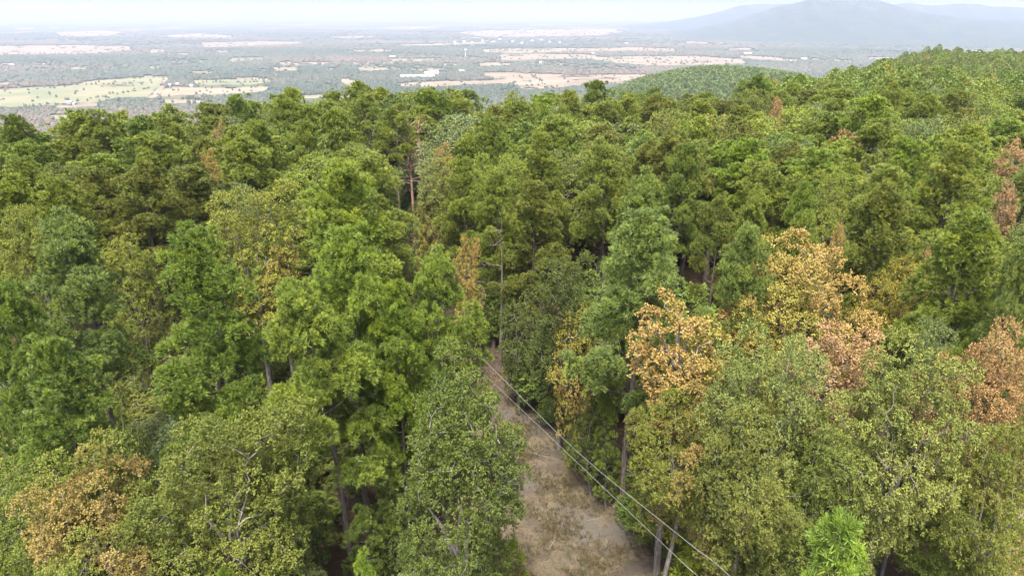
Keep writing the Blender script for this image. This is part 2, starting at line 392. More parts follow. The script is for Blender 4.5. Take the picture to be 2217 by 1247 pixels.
# kind, variant, apex px, apex py, crown width px, height m, colour, turned share, label
HAND = [
 ('pine_young', 0, 1822, 1118, 300, 15.5, 'vivid', 0, "bright green young pine at the bottom edge, below the big pale oak"),
 ('pine_young', 1, 800, 1186, 100, 8, 'vivid', 0, "small bright young pine top poking up left of the tall glossy oak"),
 ('pine_young', 0, 478, 1232, 120, 10, 'bright', 0, "tip of a bright green pine cut by the bottom edge under the leafy oak"),
 ('pine_young', 1, 1112, 1175, 80, 4, 'bright', 0, "low pine bush at the foot of the tall glossy oak beside the track"),
 ('pine_young', 1, 1328, 836, 88, 9, 'deep', 0, "slim young pine on the right bank of the track beside orange leaves"),
 ('pine_young', 0, 1322, 995, 55, 2.6, 'bright', 0, "tiny bright pine sapling on the right bank below the slim young pine"),
 ('oak_tall', 0, 990, 772, 275, 17, 'pale_dark', .04, "tall glossy leaved oak standing against the left side of the track"),
 ('oak', 0, 480, 885, 400, 15, 'pale_olive2', .06, "broad leafy oak with pale forked limbs, left foreground beside leaning pine trunk"),
 ('oak', 1, 170, 968, 330, 14, 'olive', .62, "oak with rusty orange top leaves in the bottom left corner"),
 ('oak', 2, 20, 1025, 300, 12, 'lime', .2, "yellow green oak cut by the left edge, below the rusty topped oak"),
 ('oak_small', 1, 330, 1130, 160, 8, 'olive', .35, "small oak with pinkish brown sprigs between the two left foreground oaks"),
 ('oak', 1, 1990, 742, 320, 17.5, 'pale', .10, "large pale green oak with white trunk showing, right foreground"),
 ('oak', 2, 1680, 708, 270, 17.5, 'pale', .08, "round pale green oak just below the big orange oak"),
 ('oak', 0, 1480, 815, 240, 14, 'olive', .40, "olive and yellow oak leaning over the right bank of the track"),
 ('oak_top', 1, 1478, 648, 205, 17, 'yellow', .66, "slender orange oak beside the tall blue green pine"),
 ('oak', 0, 1750, 530, 320, 18, 'yellow', .6, "largest orange oak, spreading above the pale green oaks on the right"),
 ('oak_top', 0, 1815, 695, 190, 16.5, 'pink', .66, "salmon pink oak wedged between the two pale green oaks"),
 ('oak', 1, 2170, 705, 250, 17, 'pink', .68, "pinkish brown oak cut by the right edge above the olive oaks"),
 ('oak_top', 0, 1615, 640, 110, 15, 'yellow', .62, "small oak crown with orange cap left of the largest orange oak"),
 ('oak', 2, 1965, 565, 170, 16, 'yellow', .35, "yellow green oak to the right of the largest orange oak"),
 ('oak_tall', 1, 2045, 690, 130, 16, 'greyg', .05, "grey green oak top behind the large pale oak on the right"),
 ('oak_small', 0, 1250, 668, 120, 12, 'yellow', .52, "slim yellow and orange tree on the right bank with bare lower stem"),
 ('oak_tall', 1, 1222, 555, 150, 15, 'dark_glossy', .0, "dark glossy broadleaf tree left of the tall blue green pine"),
 ('oak', 0, 525, 398, 270, 19, 'yellow2', .05, "broad golden green oak left of the tallest foreground pine"),
 ('oak_top', 0, 598, 530, 100, 15, 'yellow', .3, "golden brown shrubby oak tucked under the golden green oak"),
 ('oak', 1, 50, 445, 170, 17, 'yellow2', .05, "golden green oak at the left edge behind the feathery pine"),
 ('oak_tall', 0, 262, 505, 140, 15, 'yellow2', .05, "golden green oak between the two left hand pines"),
 ('oak', 2, 125, 358, 160, 16, 'olive', .05, "olive oak in the left middle distance under dark pines"),
 ('oak_tall', 1, 330, 465, 90, 13, 'greyg', .05, "shaded grey green tree between golden oaks on the left"),
 ('oak_tall', 0, 945, 330, 110, 17, 'pale_olive', .1, "pale green oak at the right edge of the dark gap with the wires"),
 ('oak_top', 0, 965, 312, 70, 17.5, 'yellow', .5, "rusty gold treetop right of the bare dead pine"),
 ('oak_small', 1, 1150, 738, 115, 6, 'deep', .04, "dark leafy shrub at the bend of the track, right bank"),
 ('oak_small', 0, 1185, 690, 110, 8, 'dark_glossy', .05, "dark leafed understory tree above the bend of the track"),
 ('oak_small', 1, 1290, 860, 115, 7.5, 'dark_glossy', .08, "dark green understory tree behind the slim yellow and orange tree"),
 ('oak_small', 0, 1395, 985, 100, 4.5, 'lime', .05, "lime green shrub on the right bank beside the overhead wires"),
 ('oak_small', 1, 1430, 1055, 120, 4.5, 'lime', .03, "second lime green shrub down the right bank beside the wires"),
 ('oak_small', 0, 1540, 1160, 160, 4, 'yellow3', .05, "yellow green shrub under the wires at the bottom of the track"),
 ('oak_small', 1, 1600, 1020, 170, 9, 'pink', .8, "brownish pink oak sapling crown over the bare grey trunk, right bank"),
 ('oak', 1, 1640, 880, 260, 14.5, 'olive', .12, "olive green oak with dead twigs in the middle of the right foreground"),
 ('oak', 2, 1800, 900, 250, 14, 'olive', .16, "olive oak with thin pale stem between the two pale oaks"),
 ('oak', 0, 2190, 905, 250, 14.5, 'olive', .2, "olive oak at the right edge under the pinkish brown oak"),
 ('oak_tall', 0, 1740, 1010, 200, 11, 'deep', .15, "deep green oak in front of the dead twigs, right foreground"),
 ('oak', 1, 2080, 1060, 260, 9, 'mid', .14, "low green oak boughs with orange flecks in the bottom right corner"),
 ('oak_small', 1, 2210, 1175, 130, 7, 'pink', .7, "rusty shrub in the very bottom right corner"),
 ('oak_top', 0, 1010, 510, 60, 14, 'yellow', .65, "orange tinted shrubby tree left of the pine with bare limbs"),
 ('oak_small', 1, 930, 440, 70, 12, 'yellow', .45, "reddish understory tree beside the far bend of the track"),
 ('oak_small', 0, 1070, 700, 42, 2.2, 'dark_glossy', .0, "small round bush standing alone on the track at the bend"),
 ('pine', 0, 425, 498, 255, 20, 'deep', 0, "large green pine left of centre above the broad leafy oak"),
 ('pine', 3, 150, 458, 225, 20, 'blue', 0, "feathery grey green pine on the left in front of golden oaks"),
 ('pine', 2, 85, 738, 240, 17, 'deep', 0, "rounded dark pine in the left foreground above the rusty topped oak"),
 ('pine', 1, 645, 614, 245, 18.5, 'bright', 0, "bright green pine with its bare leaning trunk showing below"),
 ('pine', 2, 752, 352, 250, 22, 'bright', 0, "tallest bright green pine with a domed crown left of the gap"),
 ('pine', 0, 738, 498, 215, 20, 'bright', 0, "bright pine directly below the tallest domed pine"),
 ('pine', 3, 945, 543, 180, 18.5, 'bright', 0, "bright green pine leaning over the left side of the track"),
 ('pine', 2, 842, 614, 170, 17.5, 'bright', 0, "bright pine between the leaning trunk pine and the track"),
 ('pine_young', 1, 1000, 655, 150, 14, 'bright', 0, "narrow bright pine lobe overhanging the bend of the track"),
 ('pine', 1, 335, 290, 170, 19, 'mid', 0, "broad olive green pine in the left middle distance"),
 ('pine', 0, 30, 248, 110, 19, 'deep', 0, "dark pine at the left edge of the skyline"),
 ('pine_open', 0, 205, 236, 110, 19.5, 'mid', 0, "pine with a long bare trunk visible on the left skyline"),
 ('pine', 2, 562, 262, 130, 20, 'mid', 0, "well lit pyramid pine above the golden green oak"),
 ('pine', 3, 622, 205, 110, 20, 'mid', 0, "tall skyline pine left of centre against the valley"),
 ('pine', 1, 655, 262, 90, 19, 'mid', 0, "pine just right of the well lit pyramid pine"),
 ('pine_open', 1, 795, 203, 85, 20, 'mid', 0, "tall open pine with bare trunk at the left side of the dark gap"),
 ('pine_open', 2, 850, 225, 75, 19, 'mid', 0, "slim open pine standing inside the dark gap beside the dead pine"),
 ('pine', 0, 1070, 255, 135, 19.5, 'mid', 0, "rounded pine right of the dark gap in the middle distance"),
 ('pine', 2, 1180, 288, 120, 19, 'mid', 0, "pale green pine in the centre with a thin straight stem"),
 ('pine', 3, 1310, 300, 135, 19, 'mid', 0, "domed pine right of centre in the middle distance"),
 ('pine', 1, 1000, 345, 110, 17, 'mid', 0, "shaded green pine behind the pale oak at the gap"),
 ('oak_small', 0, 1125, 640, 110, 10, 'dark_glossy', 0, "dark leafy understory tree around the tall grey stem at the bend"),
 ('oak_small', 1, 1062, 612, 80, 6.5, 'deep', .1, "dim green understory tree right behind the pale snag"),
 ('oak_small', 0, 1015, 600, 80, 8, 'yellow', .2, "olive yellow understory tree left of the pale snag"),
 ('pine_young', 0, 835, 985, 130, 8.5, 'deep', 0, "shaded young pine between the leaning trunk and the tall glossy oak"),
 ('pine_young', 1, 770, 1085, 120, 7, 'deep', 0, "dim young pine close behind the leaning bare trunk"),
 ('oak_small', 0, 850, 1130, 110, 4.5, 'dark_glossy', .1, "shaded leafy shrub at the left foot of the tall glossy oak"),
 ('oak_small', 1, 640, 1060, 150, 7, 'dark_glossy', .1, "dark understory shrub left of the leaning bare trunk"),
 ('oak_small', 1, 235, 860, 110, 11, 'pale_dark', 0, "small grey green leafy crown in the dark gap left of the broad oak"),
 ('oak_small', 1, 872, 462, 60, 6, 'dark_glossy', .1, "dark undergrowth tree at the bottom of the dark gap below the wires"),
 ('oak_small', 0, 905, 430, 50, 7, 'dark_glossy', .3, "reddish tinged undergrowth tree under the bare dead pine"),
 ('pine', 1, 12, 612, 170, 18, 'deep', 0, "deep green pine cut by the left edge above the rounded dark pine"),
 ('oak_small', 0, 1158, 790, 70, 2.6, 'dark_glossy', .08, "low dark shrub at the far right edge of the track, first below the bend"),
 ('oak_small', 1, 1200, 862, 70, 2.4, 'deep', .08, "low green shrub under the slim yellow tree"),
 ('oak_small', 0, 1262, 950, 80, 2.2, 'deep', .08, "low green shrub right of the wires at mid track"),
 ('oak_small', 1, 1322, 1020, 85, 2.0, 'lime', .08, "yellowish green low shrub where the wires leave the track edge"),
 ('oak_small', 0, 1378, 1072, 95, 2.2, 'deep', .08, "low green shrub beside the leaning grey stump"),
 ('oak_small', 1, 1445, 1128, 110, 2.2, 'lime', .08, "lime green low shrub between the two lower bare trunks"),
 ('oak_small', 0, 1515, 1190, 120, 2.0, 'lime', .08, "lowest lime green shrub, by the wires near the bottom edge"),
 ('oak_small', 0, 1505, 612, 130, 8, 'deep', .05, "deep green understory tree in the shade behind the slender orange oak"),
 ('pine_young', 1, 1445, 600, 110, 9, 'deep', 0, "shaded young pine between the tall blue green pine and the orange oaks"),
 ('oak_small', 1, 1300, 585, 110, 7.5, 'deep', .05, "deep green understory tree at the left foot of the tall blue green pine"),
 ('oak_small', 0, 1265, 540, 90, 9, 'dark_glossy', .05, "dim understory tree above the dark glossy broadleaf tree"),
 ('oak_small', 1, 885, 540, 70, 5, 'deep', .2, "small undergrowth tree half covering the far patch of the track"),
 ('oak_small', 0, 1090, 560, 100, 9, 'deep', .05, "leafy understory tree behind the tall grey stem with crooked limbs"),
 ('pine', 0, 1065, 372, 115, 17, 'mid', 0, "pine with bare grey limbs and exposed trunk above the bend of the track"),
 ('pine', 2, 1165, 392, 150, 17, 'olive', 0, "yellowish green pine right of the pine with bare limbs"),
 ('pine', 3, 1405, 372, 180, 21, 'blue', 0, "grey green pine behind the tall blue green pine"),
 ('pine', 0, 1392, 460, 235, 20, 'blue', 0, "tall blue green pine in the centre right, above the orange oaks"),
 ('pine', 1, 1488, 312, 115, 19, 'deep', 0, "dark green pine in the middle distance right of centre"),
 ('pine_open', 1, 1560, 420, 95, 18, 'olive', 0, "small open pine with dark thin trunk showing, right of centre"),
 ('pine', 3, 1645, 405, 105, 18.5, 'mid', 0, "pointed green pine right of the small open pine"),
 ('pine', 2, 1630, 490, 150, 19, 'blue', 0, "bluish rounded pine above the small orange capped oak"),
 ('pine', 1, 1740, 462, 110, 18.5, 'mid', 0, "green pine standing directly behind the largest orange oak"),
 ('pine', 0, 1742, 395, 90, 18, 'bright', 0, "bright rounded pine farther behind the largest orange oak"),
 ('pine', 3, 1905, 395, 190, 20, 'olive', 0, "wide olive green pine in the right middle distance"),
 ('pine', 0, 2130, 458, 250, 20.5, 'mid', 0, "wide spreading pine at the right side above the pinkish brown oak"),
 ('pine', 2, 2090, 312, 165, 20, 'mid', 0, "tall pine with layered crown near the right edge"),
 ('pine', 1, 1975, 300, 130, 19, 'bright', 0, "bright green pine in the right middle distance left of the layered pine"),
 ('pine', 3, 2215, 520, 140, 20, 'blue', 0, "grey green pine cut by the right edge in the middle distance"),
 ('oak', 1, 1800, 372, 145, 18, 'yellow2', .03, "yellowish oak in the right middle distance behind the olive pine"),
 ('oak', 0, 1700, 300, 130, 17, 'greyg', .03, "grey green oak canopy on the right in the middle distance"),
 ('oak_top', 0, 1835, 283, 85, 17, 'pink', .85, "small orange crown glowing in the green canopy, right middle distance"),
 ('oak_top', 1, 2203, 303, 70, 17, 'pink', 1, "brown crown at the right edge in the middle distance"),
 ('oak_top', 0, 1685, 210, 40, 17.5, 'pink', 1, "small rusty brown treetop far off in the right hand forest"),
 ('oak_top', 1, 1820, 480, 45, 16, 'yellow', .9, "orange sprig beside the wide olive green pine"),
 ('oak_top', 0, 2008, 540, 50, 16, 'pink', .8, "small orange crown left of the wide spreading pine"),
 ('oak_top', 1, 2190, 390, 60, 17, 'pink', .6, "brown tinted crown by the right edge below the layered pine"),
 ('oak_top', 0, 455, 325, 55, 17, 'yellow', .5, "pale yellow slender tree in the left middle distance"),
 ('oak_top', 1, 472, 265, 36, 17.5, 'pink', .4, "orange tinted slender treetop on the left below the skyline"),
]
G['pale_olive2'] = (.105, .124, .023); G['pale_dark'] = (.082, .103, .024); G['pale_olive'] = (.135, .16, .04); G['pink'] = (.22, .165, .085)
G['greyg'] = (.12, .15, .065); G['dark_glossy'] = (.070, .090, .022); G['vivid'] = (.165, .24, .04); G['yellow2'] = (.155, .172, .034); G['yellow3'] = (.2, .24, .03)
def jit(c, a=.12):
    k = random.uniform(1 - a, 1 + a); return (c[0] * k * random.uniform(.94, 1.06), c[1] * k, c[2] * k * random.uniform(.85, 1.15))
hand_px = []
for (pk, vi, px, py, wpx, H, cn, al, lab) in HAND:
    gz = 0.0
    for _ in range(6):
        P = at_z(px, py, gz + H); gz = float(ground_z(P.x, P.y))
    _, _, dep = to_px(np.array([P.x, P.y, gz + H * .8]))
    wd = wpx * float(dep) / F
    isp = pk.startswith('pine')
    if pk in ('pine', 'pine_open'): wd *= 1.12
    lean = (0, 0)
    if "leaning trunk showing" in lab: lean = (0, R(-5.0)); P.x += H * math.sin(R(5)) * .9
    place_tree(pk, vi, P.x, P.y, H, wd, jit(G[cn], .05), al, "pine_tree" if isp else "oak_tree" if H > 5 else "leafy_shrub", lab,
               "tree" if H > 5 else "shrub", ("pines of the near forest" if isp else "oaks of the near forest") if H > 5 else "shrubs along the track", lean=lean, rz=0 if lean[1] else None)
    hand_px.append((px, py, wpx))

# ------------------------------------------------------------------ the cleared track
TRK = np.array([(24, -15, 6), (15, 8, 6), (10.5, 22, 6), (7, 32, 6), (1.6, 46, 5), (-3.6, 60, 3.6), (-9.5, 70, 2.6), (-15.5, 82, 1.8), (-14.5, 96, 1.8), (-22, 108, 1.5)], float)
def track_d(x, y):
    """signed distance-ish from the edge of the track (<0 inside)"""
    best = 1e9
    for a, b in zip(TRK[:-1], TRK[1:]):
        d = b[:2] - a[:2]; t = max(0, min(1, ((x - a[0]) * d[0] + (y - a[1]) * d[1]) / (d @ d)))
        q = a + (b - a) * t; best = min(best, math.hypot(x - q[0], y - q[1]) - q[2])
    return best
def track_arr(X, Y):
    best = np.full(np.shape(X), 1e9)
    for a, b in zip(TRK[:-1], TRK[1:]):
        d = b[:2] - a[:2]; t = np.clip(((X - a[0]) * d[0] + (Y - a[1]) * d[1]) / (d @ d), 0, 1)
        best = np.minimum(best, np.hypot(X - a[0] - d[0] * t, Y - a[1] - d[1] * t) - (a[2] + (b[2] - a[2]) * t))
    return best

# ------------------------------------------------------------------ fill of the forest
ones = "zero one two three four five six seven eight nine ten eleven twelve thirteen fourteen fifteen sixteen seventeen eighteen nineteen".split()
tens = "x x twenty thirty forty fifty sixty seventy eighty ninety".split()
def word(n_):
    if n_ < 20: return ones[n_]
    if n_ >= 100: return "a hundred"
    return tens[n_ // 10] + ("-" + ones[n_ % 10] if n_ % 10 else "")
def pct(px, py):
    return "%s percent across and %s percent down the photo" % (word(round(px / 22.17)), word(round(py / 12.47)))
def pct1(px, py):
    t_ = round(px / 2.217)
    return "%s point %s percent across and %s percent down the photo" % (word(t_ // 10), word(t_ % 10), word(round(py / 12.47)))
seen = set()
def uniq(head, px, py):
    l = head + pct(px, py)
    if l in seen: l = (head + pct1(px, py)).replace(' shaded', '')
    if len(l.replace('-', ' ').split()) > 16: l = l.replace(' down the photo', ' down').replace(' canopy', '')
    while l in seen: py += 6; l = head + pct(px, py)
    seen.add(l); return l
PC = [('bright', 'bright green'), ('mid', 'green'), ('deep', 'deep green'), ('blue', 'grey green'), ('olive', 'olive green'), ('mid', 'green'), ('mid', 'green')]
OC = [('olive', .06, 'olive'), ('greyg', .02, 'grey green'), ('mid', .05, 'green'), ('pale_olive', .05, 'pale green'), ('yellow2', .08, 'golden green'), ('olive', .25, 'yellowish olive'), ('yellow', .35, 'yellowish')]
cands = []
g2 = np.random.default_rng(5)
pts = np.array(trees)
grid_s = 3.9
rad = 0
acc = [tuple(p) for p in trees]
cell = {}
def ckey(x, y): return (int(math.floor(x / 4)), int(math.floor(y / 4)))
for p in acc: cell.setdefault(ckey(*p), []).append(p)
def ok_dist(x, y, dm):
    cx, cy_ = ckey(x, y)
    for i in range(-1, 2):
        for j in range(-1, 2):
            for q in cell.get((cx + i, cy_ + j), ()):
                if (q[0] - x) ** 2 + (q[1] - y) ** 2 < dm * dm: return False
    return True
far_pts = []
tries = 90000
rr = np.sqrt(g2.uniform(18 ** 2, 720 ** 2, tries)); aa = g2.uniform(-43, 43, tries)
# more tries close by
rr[:26000] = np.sqrt(g2.uniform(18 ** 2, 170 ** 2, 26000))
for r_, a_ in zip(rr, aa):
    x = r_ * math.sin(R(a_)); y = r_ * math.cos(R(a_))
    e = float(edge_r(a_))
    if r_ > e + 28: continue
    dm = 4.8 if r_ < 220 else 5.0
    if track_d(x, y) < (1.2 if y < 72 else .2): continue
    if 58 < y < 98 and abs(x + .137 * y) < (4.6 if y > 74 else 3.4): continue      # the dark gap where the wires cross
    if not ok_dist(x, y, dm if r_ > 60 else 2.5): continue
    acc.append((x, y)); cell.setdefault(ckey(x, y), []).append((x, y))
    cands.append((r_, x, y))
cands.sort()
npine = sum(1 for h in HAND if h[0].startswith('pine')); noak = len(HAND) - npine
TG = 0
for r_, x, y in cands:
    gz = float(ground_z(x, y))
    mixn = .5 + .5 * math.sin(x * .06 + 1.3) * math.sin(y * .05 + .4)
    isp = random.random() < (.72 if mixn < .6 else .45)
    if x < 0 and r_ > 60: isp = random.random() < .82
    near = r_ < 60
    H = random.gauss(17.2, 1.2) if not near else random.uniform(3, 7)
    if near: isp = random.random() < .35
    if not isp and not near: H -= 1.3
    if track_d(x, y) < 3.0 and not near: H -= 1.5
    if random.random() < .06 and not near: H += 1.3
    e = float(edge_r(math.degrees(math.atan2(x, y))))
    px, py, dep = to_px(np.array([x, y, gz + H])); px, py, dep = float(px), float(py), float(dep)
    wd = random.uniform(6.2, 9.2) if not near else random.uniform(2.6, 4.2)
    if not isp: wd *= 1.15
    wpx = wd * F / dep
    vis = (-wpx * .45 < px < 2217 + wpx * .45) and py < 1320
    if r_ < 40 and (py > 1150 and not (-100 < px < 2317)): continue
    if not vis and r_ > 75: continue
    if not vis and (px < -500 or px > 2700): continue
    if near and track_d(x, y) < 2.5: H = min(H, 4); 
    if r_ > 95 and ((isp and npine >= 292) or (not isp and noak >= 285)):
        far_pts.append((x, y, gz, H, wd, isp)); continue
    PX = min(max(px, 0), 2217); PY = min(max(py, 0), 1247)
    if isp:
        npine += 1; cn, wd_ = random.choice(PC)
        pk = 'pine_mid' if r_ > 85 else ('pine_young' if near else random.choice(['pine', 'pine', 'pine_open']))
        place_tree(pk, random.randrange(4), x, y, H, wd, jit(G[cn]), 0, "pine_tree",
                   uniq(wd_ + (" shaded understory pine, " if near else " canopy pine, "), PX, PY), "tree", "pines filling the forest")
    else:
        noak += 1; cn, al, wd_ = random.choice(OC[:2] + OC[3:4] if near else (OC if random.random() < .35 and px > 1250 else OC[:4]))
        if al > .5: wd *= .7
        pk = 'oak_top' if al > .5 else 'oak_mid' if r_ > 85 else ('oak_small' if near else 'oak')
        place_tree(pk, random.randrange(3), x, y, H, wd, jit(G[cn]), al, "oak_tree",
                   uniq(wd_ + (" shaded understory oak, " if near else " canopy oak, "), PX, PY), "tree", "oaks filling the forest")
for k_ in range(28):      # undergrowth on the brow behind the dark gap
    a_ = -14.2 + k_ * .4; r_ = float(edge_r(a_)) + (-13, -4, 5, 14)[k_ % 4]; x = r_ * math.sin(R(a_)); y = r_ * math.cos(R(a_))
    px, py, dep = to_px(np.array([x, y, float(ground_z(x, y)) + 10]))
    place_tree('oak_small', k_, x, y, random.uniform(8.5, 10.5), 6.2, jit(G['deep']), .05, "oak_tree", uniq("dim oak undergrowth behind the dark gap, ", float(px), float(py)), "tree", "undergrowth on the brow")
print("TREES", npine, noak, "far", len(far_pts))

# ------------------------------------------------------------------ far forest on the ridge and the green hill: one mass
def template_crown(seed, pine, nblade):
    g = np.random.default_rng(seed)
    t = g.uniform(0, 1, nblade) ** .8; a = g.uniform(0, 6.28, nblade)
    if pine: prof = (1 - t ** 2.4) ** .6 * (.7 + .3 * np.minimum(1, t / .25)) + .03
    else: prof = np.sqrt(np.clip(1 - (2 * t - .75) ** 2 / 1.7, .02, 1)) * (1 - .5 * t ** 4)
    prof = prof * (1 + .18 * np.sin(2 * a + seed) + .15 * np.sin(a * 3 + t * 9 + seed)) * g.uniform(.7, 1.08, nblade)
    P = np.stack([np.cos(a) * prof * .5, np.sin(a) * prof * .5, .42 + .58 * t], 1)     # unit width, unit height
    d = unit(np.stack([np.cos(a), np.sin(a), .3 + t * 1.2], 1) + g.normal(size=(nblade, 3)) * .5)
    return P, d
TP = [template_crown(i, True, 900) for i in range(6)]; TO = [template_crown(20 + i, False, 900) for i in range(4)]
def mass(points, name, mat, sz, g, blades):
    Vs = []; L = []; Cc = []; Hh = []
    for (x, y, z, H, wd, isp) in points:
        P, d = (random.choice(TP) if isp else random.choice(TO))
        P = P[:blades]; d = d[:blades]
        th = random.uniform(0, 6.28); c, s = math.cos(th), math.sin(th)
        Rm = np.array([[c, -s, 0], [s, c, 0], [0, 0, 1]])
        Pw = (P * [wd, wd, H]) @ Rm.T + [x, y, z]; dw = d @ Rm.T
        n = len(Pw); sd = unit(np.cross(dw, g.normal(size=(n, 3)))); tp = np.cross(sd, dw)
        q = sz * g.uniform(.6, 1.2, (n, 1)) * (wd / 5.5)
        V = np.stack([Pw - sd * q * .5, Pw + dw * q * .8 , Pw + sd * q * .5, Pw - tp * q * .2 - dw * q * .3], 1)
        Vs.append(V.reshape(-1, 3)); hv = random.random()
        L.append(np.clip(g.normal(.5, .22, n), 0, 1).repeat(4)); Cc.append(np.full(n * 4, random.random())); Hh.append(np.full(n * 4, (0 if isp else .5) + hv * .5))
    V = np.concatenate(Vs); Q = np.arange(len(V)).reshape(-1, 4)
    me = np_mesh(name, V, None, Q, {"leaf": np.concatenate(L), "clump": np.concatenate(Cc), "kindv": np.concatenate(Hh)})
    o = link_mesh(name, me, None, [mat]); return o
def own_far(n):
    return ramp(n, attr(n, "kindv"), [(0, (.11, .16, .035)), (.2, (.13, .185, .035)), (.45, (.16, .20, .04)), (.55, (.14, .165, .055)), (.8, (.17, .185, .045)), (.95, (.18, .18, .05)), (.985, (.26, .17, .07))])
M_FAR = foliage_mat("far_canopy_leaves", autumn=False, trans=.25, own=own_far)
if far_pts:
    o = mass(far_pts, "ridge_forest", M_FAR, .36, g2, 900)
    seti(o, kind="stuff", label="dense green forest covering the ridge that climbs to the right", category="forest")
# plantation of small trees over the lower green hill
hp = []
gx = np.random.default_rng(9)
X = gx.uniform(-60, 800, 70000); Y = gx.uniform(700, 1500, 70000); Z = ground_z(X, Y)
inh = (((X - 350) / 390.0) ** 2 + ((Y - 1150) / 340.0) ** 2 < .95) & (Z > PLAIN + 8)
px_, py_, dp_ = to_px(np.stack([X, Y, Z + 8], 1)); inh &= (px_ > 1250) & (px_ < 1950)
sel = np.where(inh)[0][:13000]
for i in sel: 
    hp.append((X[i], Y[i], Z[i] - 3, 9 * random.uniform(.7, 1.3), random.uniform(4, 7.5), random.random() < .8))
def own_hill(n):
    return ramp(n, attr(n, "kindv"), [(0, (.11, .17, .045)), (.5, (.14, .19, .05)), (1, (.17, .19, .06))])
M_HILL = foliage_mat("hill_plantation_leaves", autumn=False, trans=.25, own=own_hill)
o = mass(hp, "hill_forest", M_HILL, 2.2, g2, 46)
seti(o, kind="stuff", label="young even green woodland over the low hill beyond the forest edge", category="forest")

# ------------------------------------------------------------------ ground sheet
az = np.radians(np.concatenate([np.arange(-44, 44, .35), np.arange(44, 316, 4)]))
rs = np.concatenate([np.arange(0.5, 40, 1.5), np.geomspace(40, 2600, 150), np.geomspace(2700, 30000, 30)])
A, RR = np.meshgrid(az, rs); X = RR * np.sin(A); Y = RR * np.cos(A); Z = ground_z(X, Y)
trk = smooth(0.8, -1.0, track_arr(X, Y))
na, nr_ = len(az), len(rs)
ii = np.arange(nr_ - 1)[:, None] * na + np.arange(na)[None]; jj = np.arange(nr_ - 1)[:, None] * na + (np.arange(na)[None] + 1) % na
Q = np.stack([ii, jj, jj + na, ii + na], -1).reshape(-1, 4)
V = np.stack([X, Y, Z], -1).reshape(-1, 3)
me = np_mesh("ground", np.vstack([V, [[0, 0, 0]]]), [[na * 0 + (k + 1) % na, k, len(V)] for k in range(na)], Q, None, smooth_sh=True)
m, n, out = newmat("forest_floor_and_plain")
geo = N(n, "ShaderNodeNewGeometry"); sep = N(n, "ShaderNodeSeparateXYZ"); n.links.new(geo.outputs["Position"], sep.inputs[0])
n1 = N(n, "ShaderNodeTexNoise", i_Scale=1.7, i_Detail=6.0, i_Roughness=.7); n.links.new(geo.outputs["Position"], n1.inputs["Vector"])
litter = ramp(n, n1.outputs[0], [(.3, (.022, .016, .010)), (.55, (.045, .030, .018)), (.75, (.08, .055, .034))])
n2 = N(n, "ShaderNodeTexNoise", i_Scale=.004, i_Detail=8.0, i_Roughness=.65); n.links.new(geo.outputs["Position"], n2.inputs["Vector"])
n3 = N(n, "ShaderNodeTexNoise", i_Scale=.0011, i_Detail=6.0, i_Roughness=.6); n.links.new(geo.outputs["Position"], n3.inputs["Vector"])
plain = ramp(n, n2.outputs[0], [(.35, (.045, .06, .03)), (.5, (.07, .08, .04)), (.6, (.085, .075, .045)), (.68, (.11, .10, .06)), (.72, (.18, .145, .095))])
plain = mixc(n, ramp(n, n3.outputs[0], [(.56, 0), (.60, .8)]), plain, (.17, .135, .09))
zf = math_n(n, 'MULTIPLY_ADD', sep.outputs[2], 1 / 30, 190 / 30, clamp=True)
hillc = ramp(n, n2.outputs[0], [(.3, (.05, .075, .025)), (.7, (.09, .12, .035))])
d2 = math_n(n, 'MULTIPLY_ADD', sep.outputs[1], 1 / 100, -6.5, clamp=True)
up = mixc(n, d2, litter, hillc)
c = mixc(n, zf, plain, up)
p = N(n, "ShaderNodeBsdfPrincipled", i_Roughness=.95); p.inputs["Specular IOR Level"].default_value = .1
n.links.new(c, p.inputs["Base Color"]); n.links.new(p.outputs[0], out.inputs[0])
o = link_mesh("ground", me, None, [m]); seti(o, kind="structure")

# cleared track surface: a strip draped 4 mm over the ground
def catm(P, k=8):
    o_ = []
    for i in range(len(P) - 1):
        p0 = P[max(i - 1, 0)]; p1 = P[i]; p2 = P[i + 1]; p3 = P[min(i + 2, len(P) - 1)]
        for t in np.linspace(0, 1, k, endpoint=False):
            o_.append(.5 * ((2 * p1) + (-p0 + p2) * t + (2 * p0 - 5 * p1 + 4 * p2 - p3) * t * t + (-p0 + 3 * p1 - 3 * p2 + p3) * t ** 3))
    o_.append(P[-1]); return np.array(o_)
CL = catm(TRK, 14); TD = unit(np.gradient(CL[:, :2], axis=0)); NR = np.stack([TD[:, 1], -TD[:, 0]], 1)
SW = np.linspace(-1, 1, 15); g3 = np.random.default_rng(3)
Vt = []
for i in range(len(CL)):
    hwL = CL[i, 2] + .5 * math.sin(i * .7) + g3.uniform(-.3, .3); hwR = CL[i, 2] + .5 * math.sin(i * .5 + 2) + g3.uniform(-.3, .3)
    for s in SW:
        q = CL[i, :2] + NR[i] * s * (hwR if s > 0 else hwL)
        Vt.append((q[0], q[1], float(ground_z(q[0], q[1])) + .03))
Vt = np.array(Vt); nl = len(CL); k = len(SW)
ii = np.arange(nl - 1)[:, None] * k + np.arange(k - 1)[None]
Qt = np.stack([ii, ii + 1, ii + k + 1, ii + k], -1).reshape(-1, 4)
me = np_mesh("track", Vt, None, Qt, {"side": np.tile(SW, nl)}, smooth_sh=True)
m, n, out = newmat("dry_track")
geo = N(n, "ShaderNodeNewGeometry")
def noise(sc_, det=6., ro=.65):
    x = N(n, "ShaderNodeTexNoise", i_Scale=sc_, i_Detail=det, i_Roughness=ro); n.links.new(geo.outputs["Position"], x.inputs["Vector"]); return x.outputs[0]
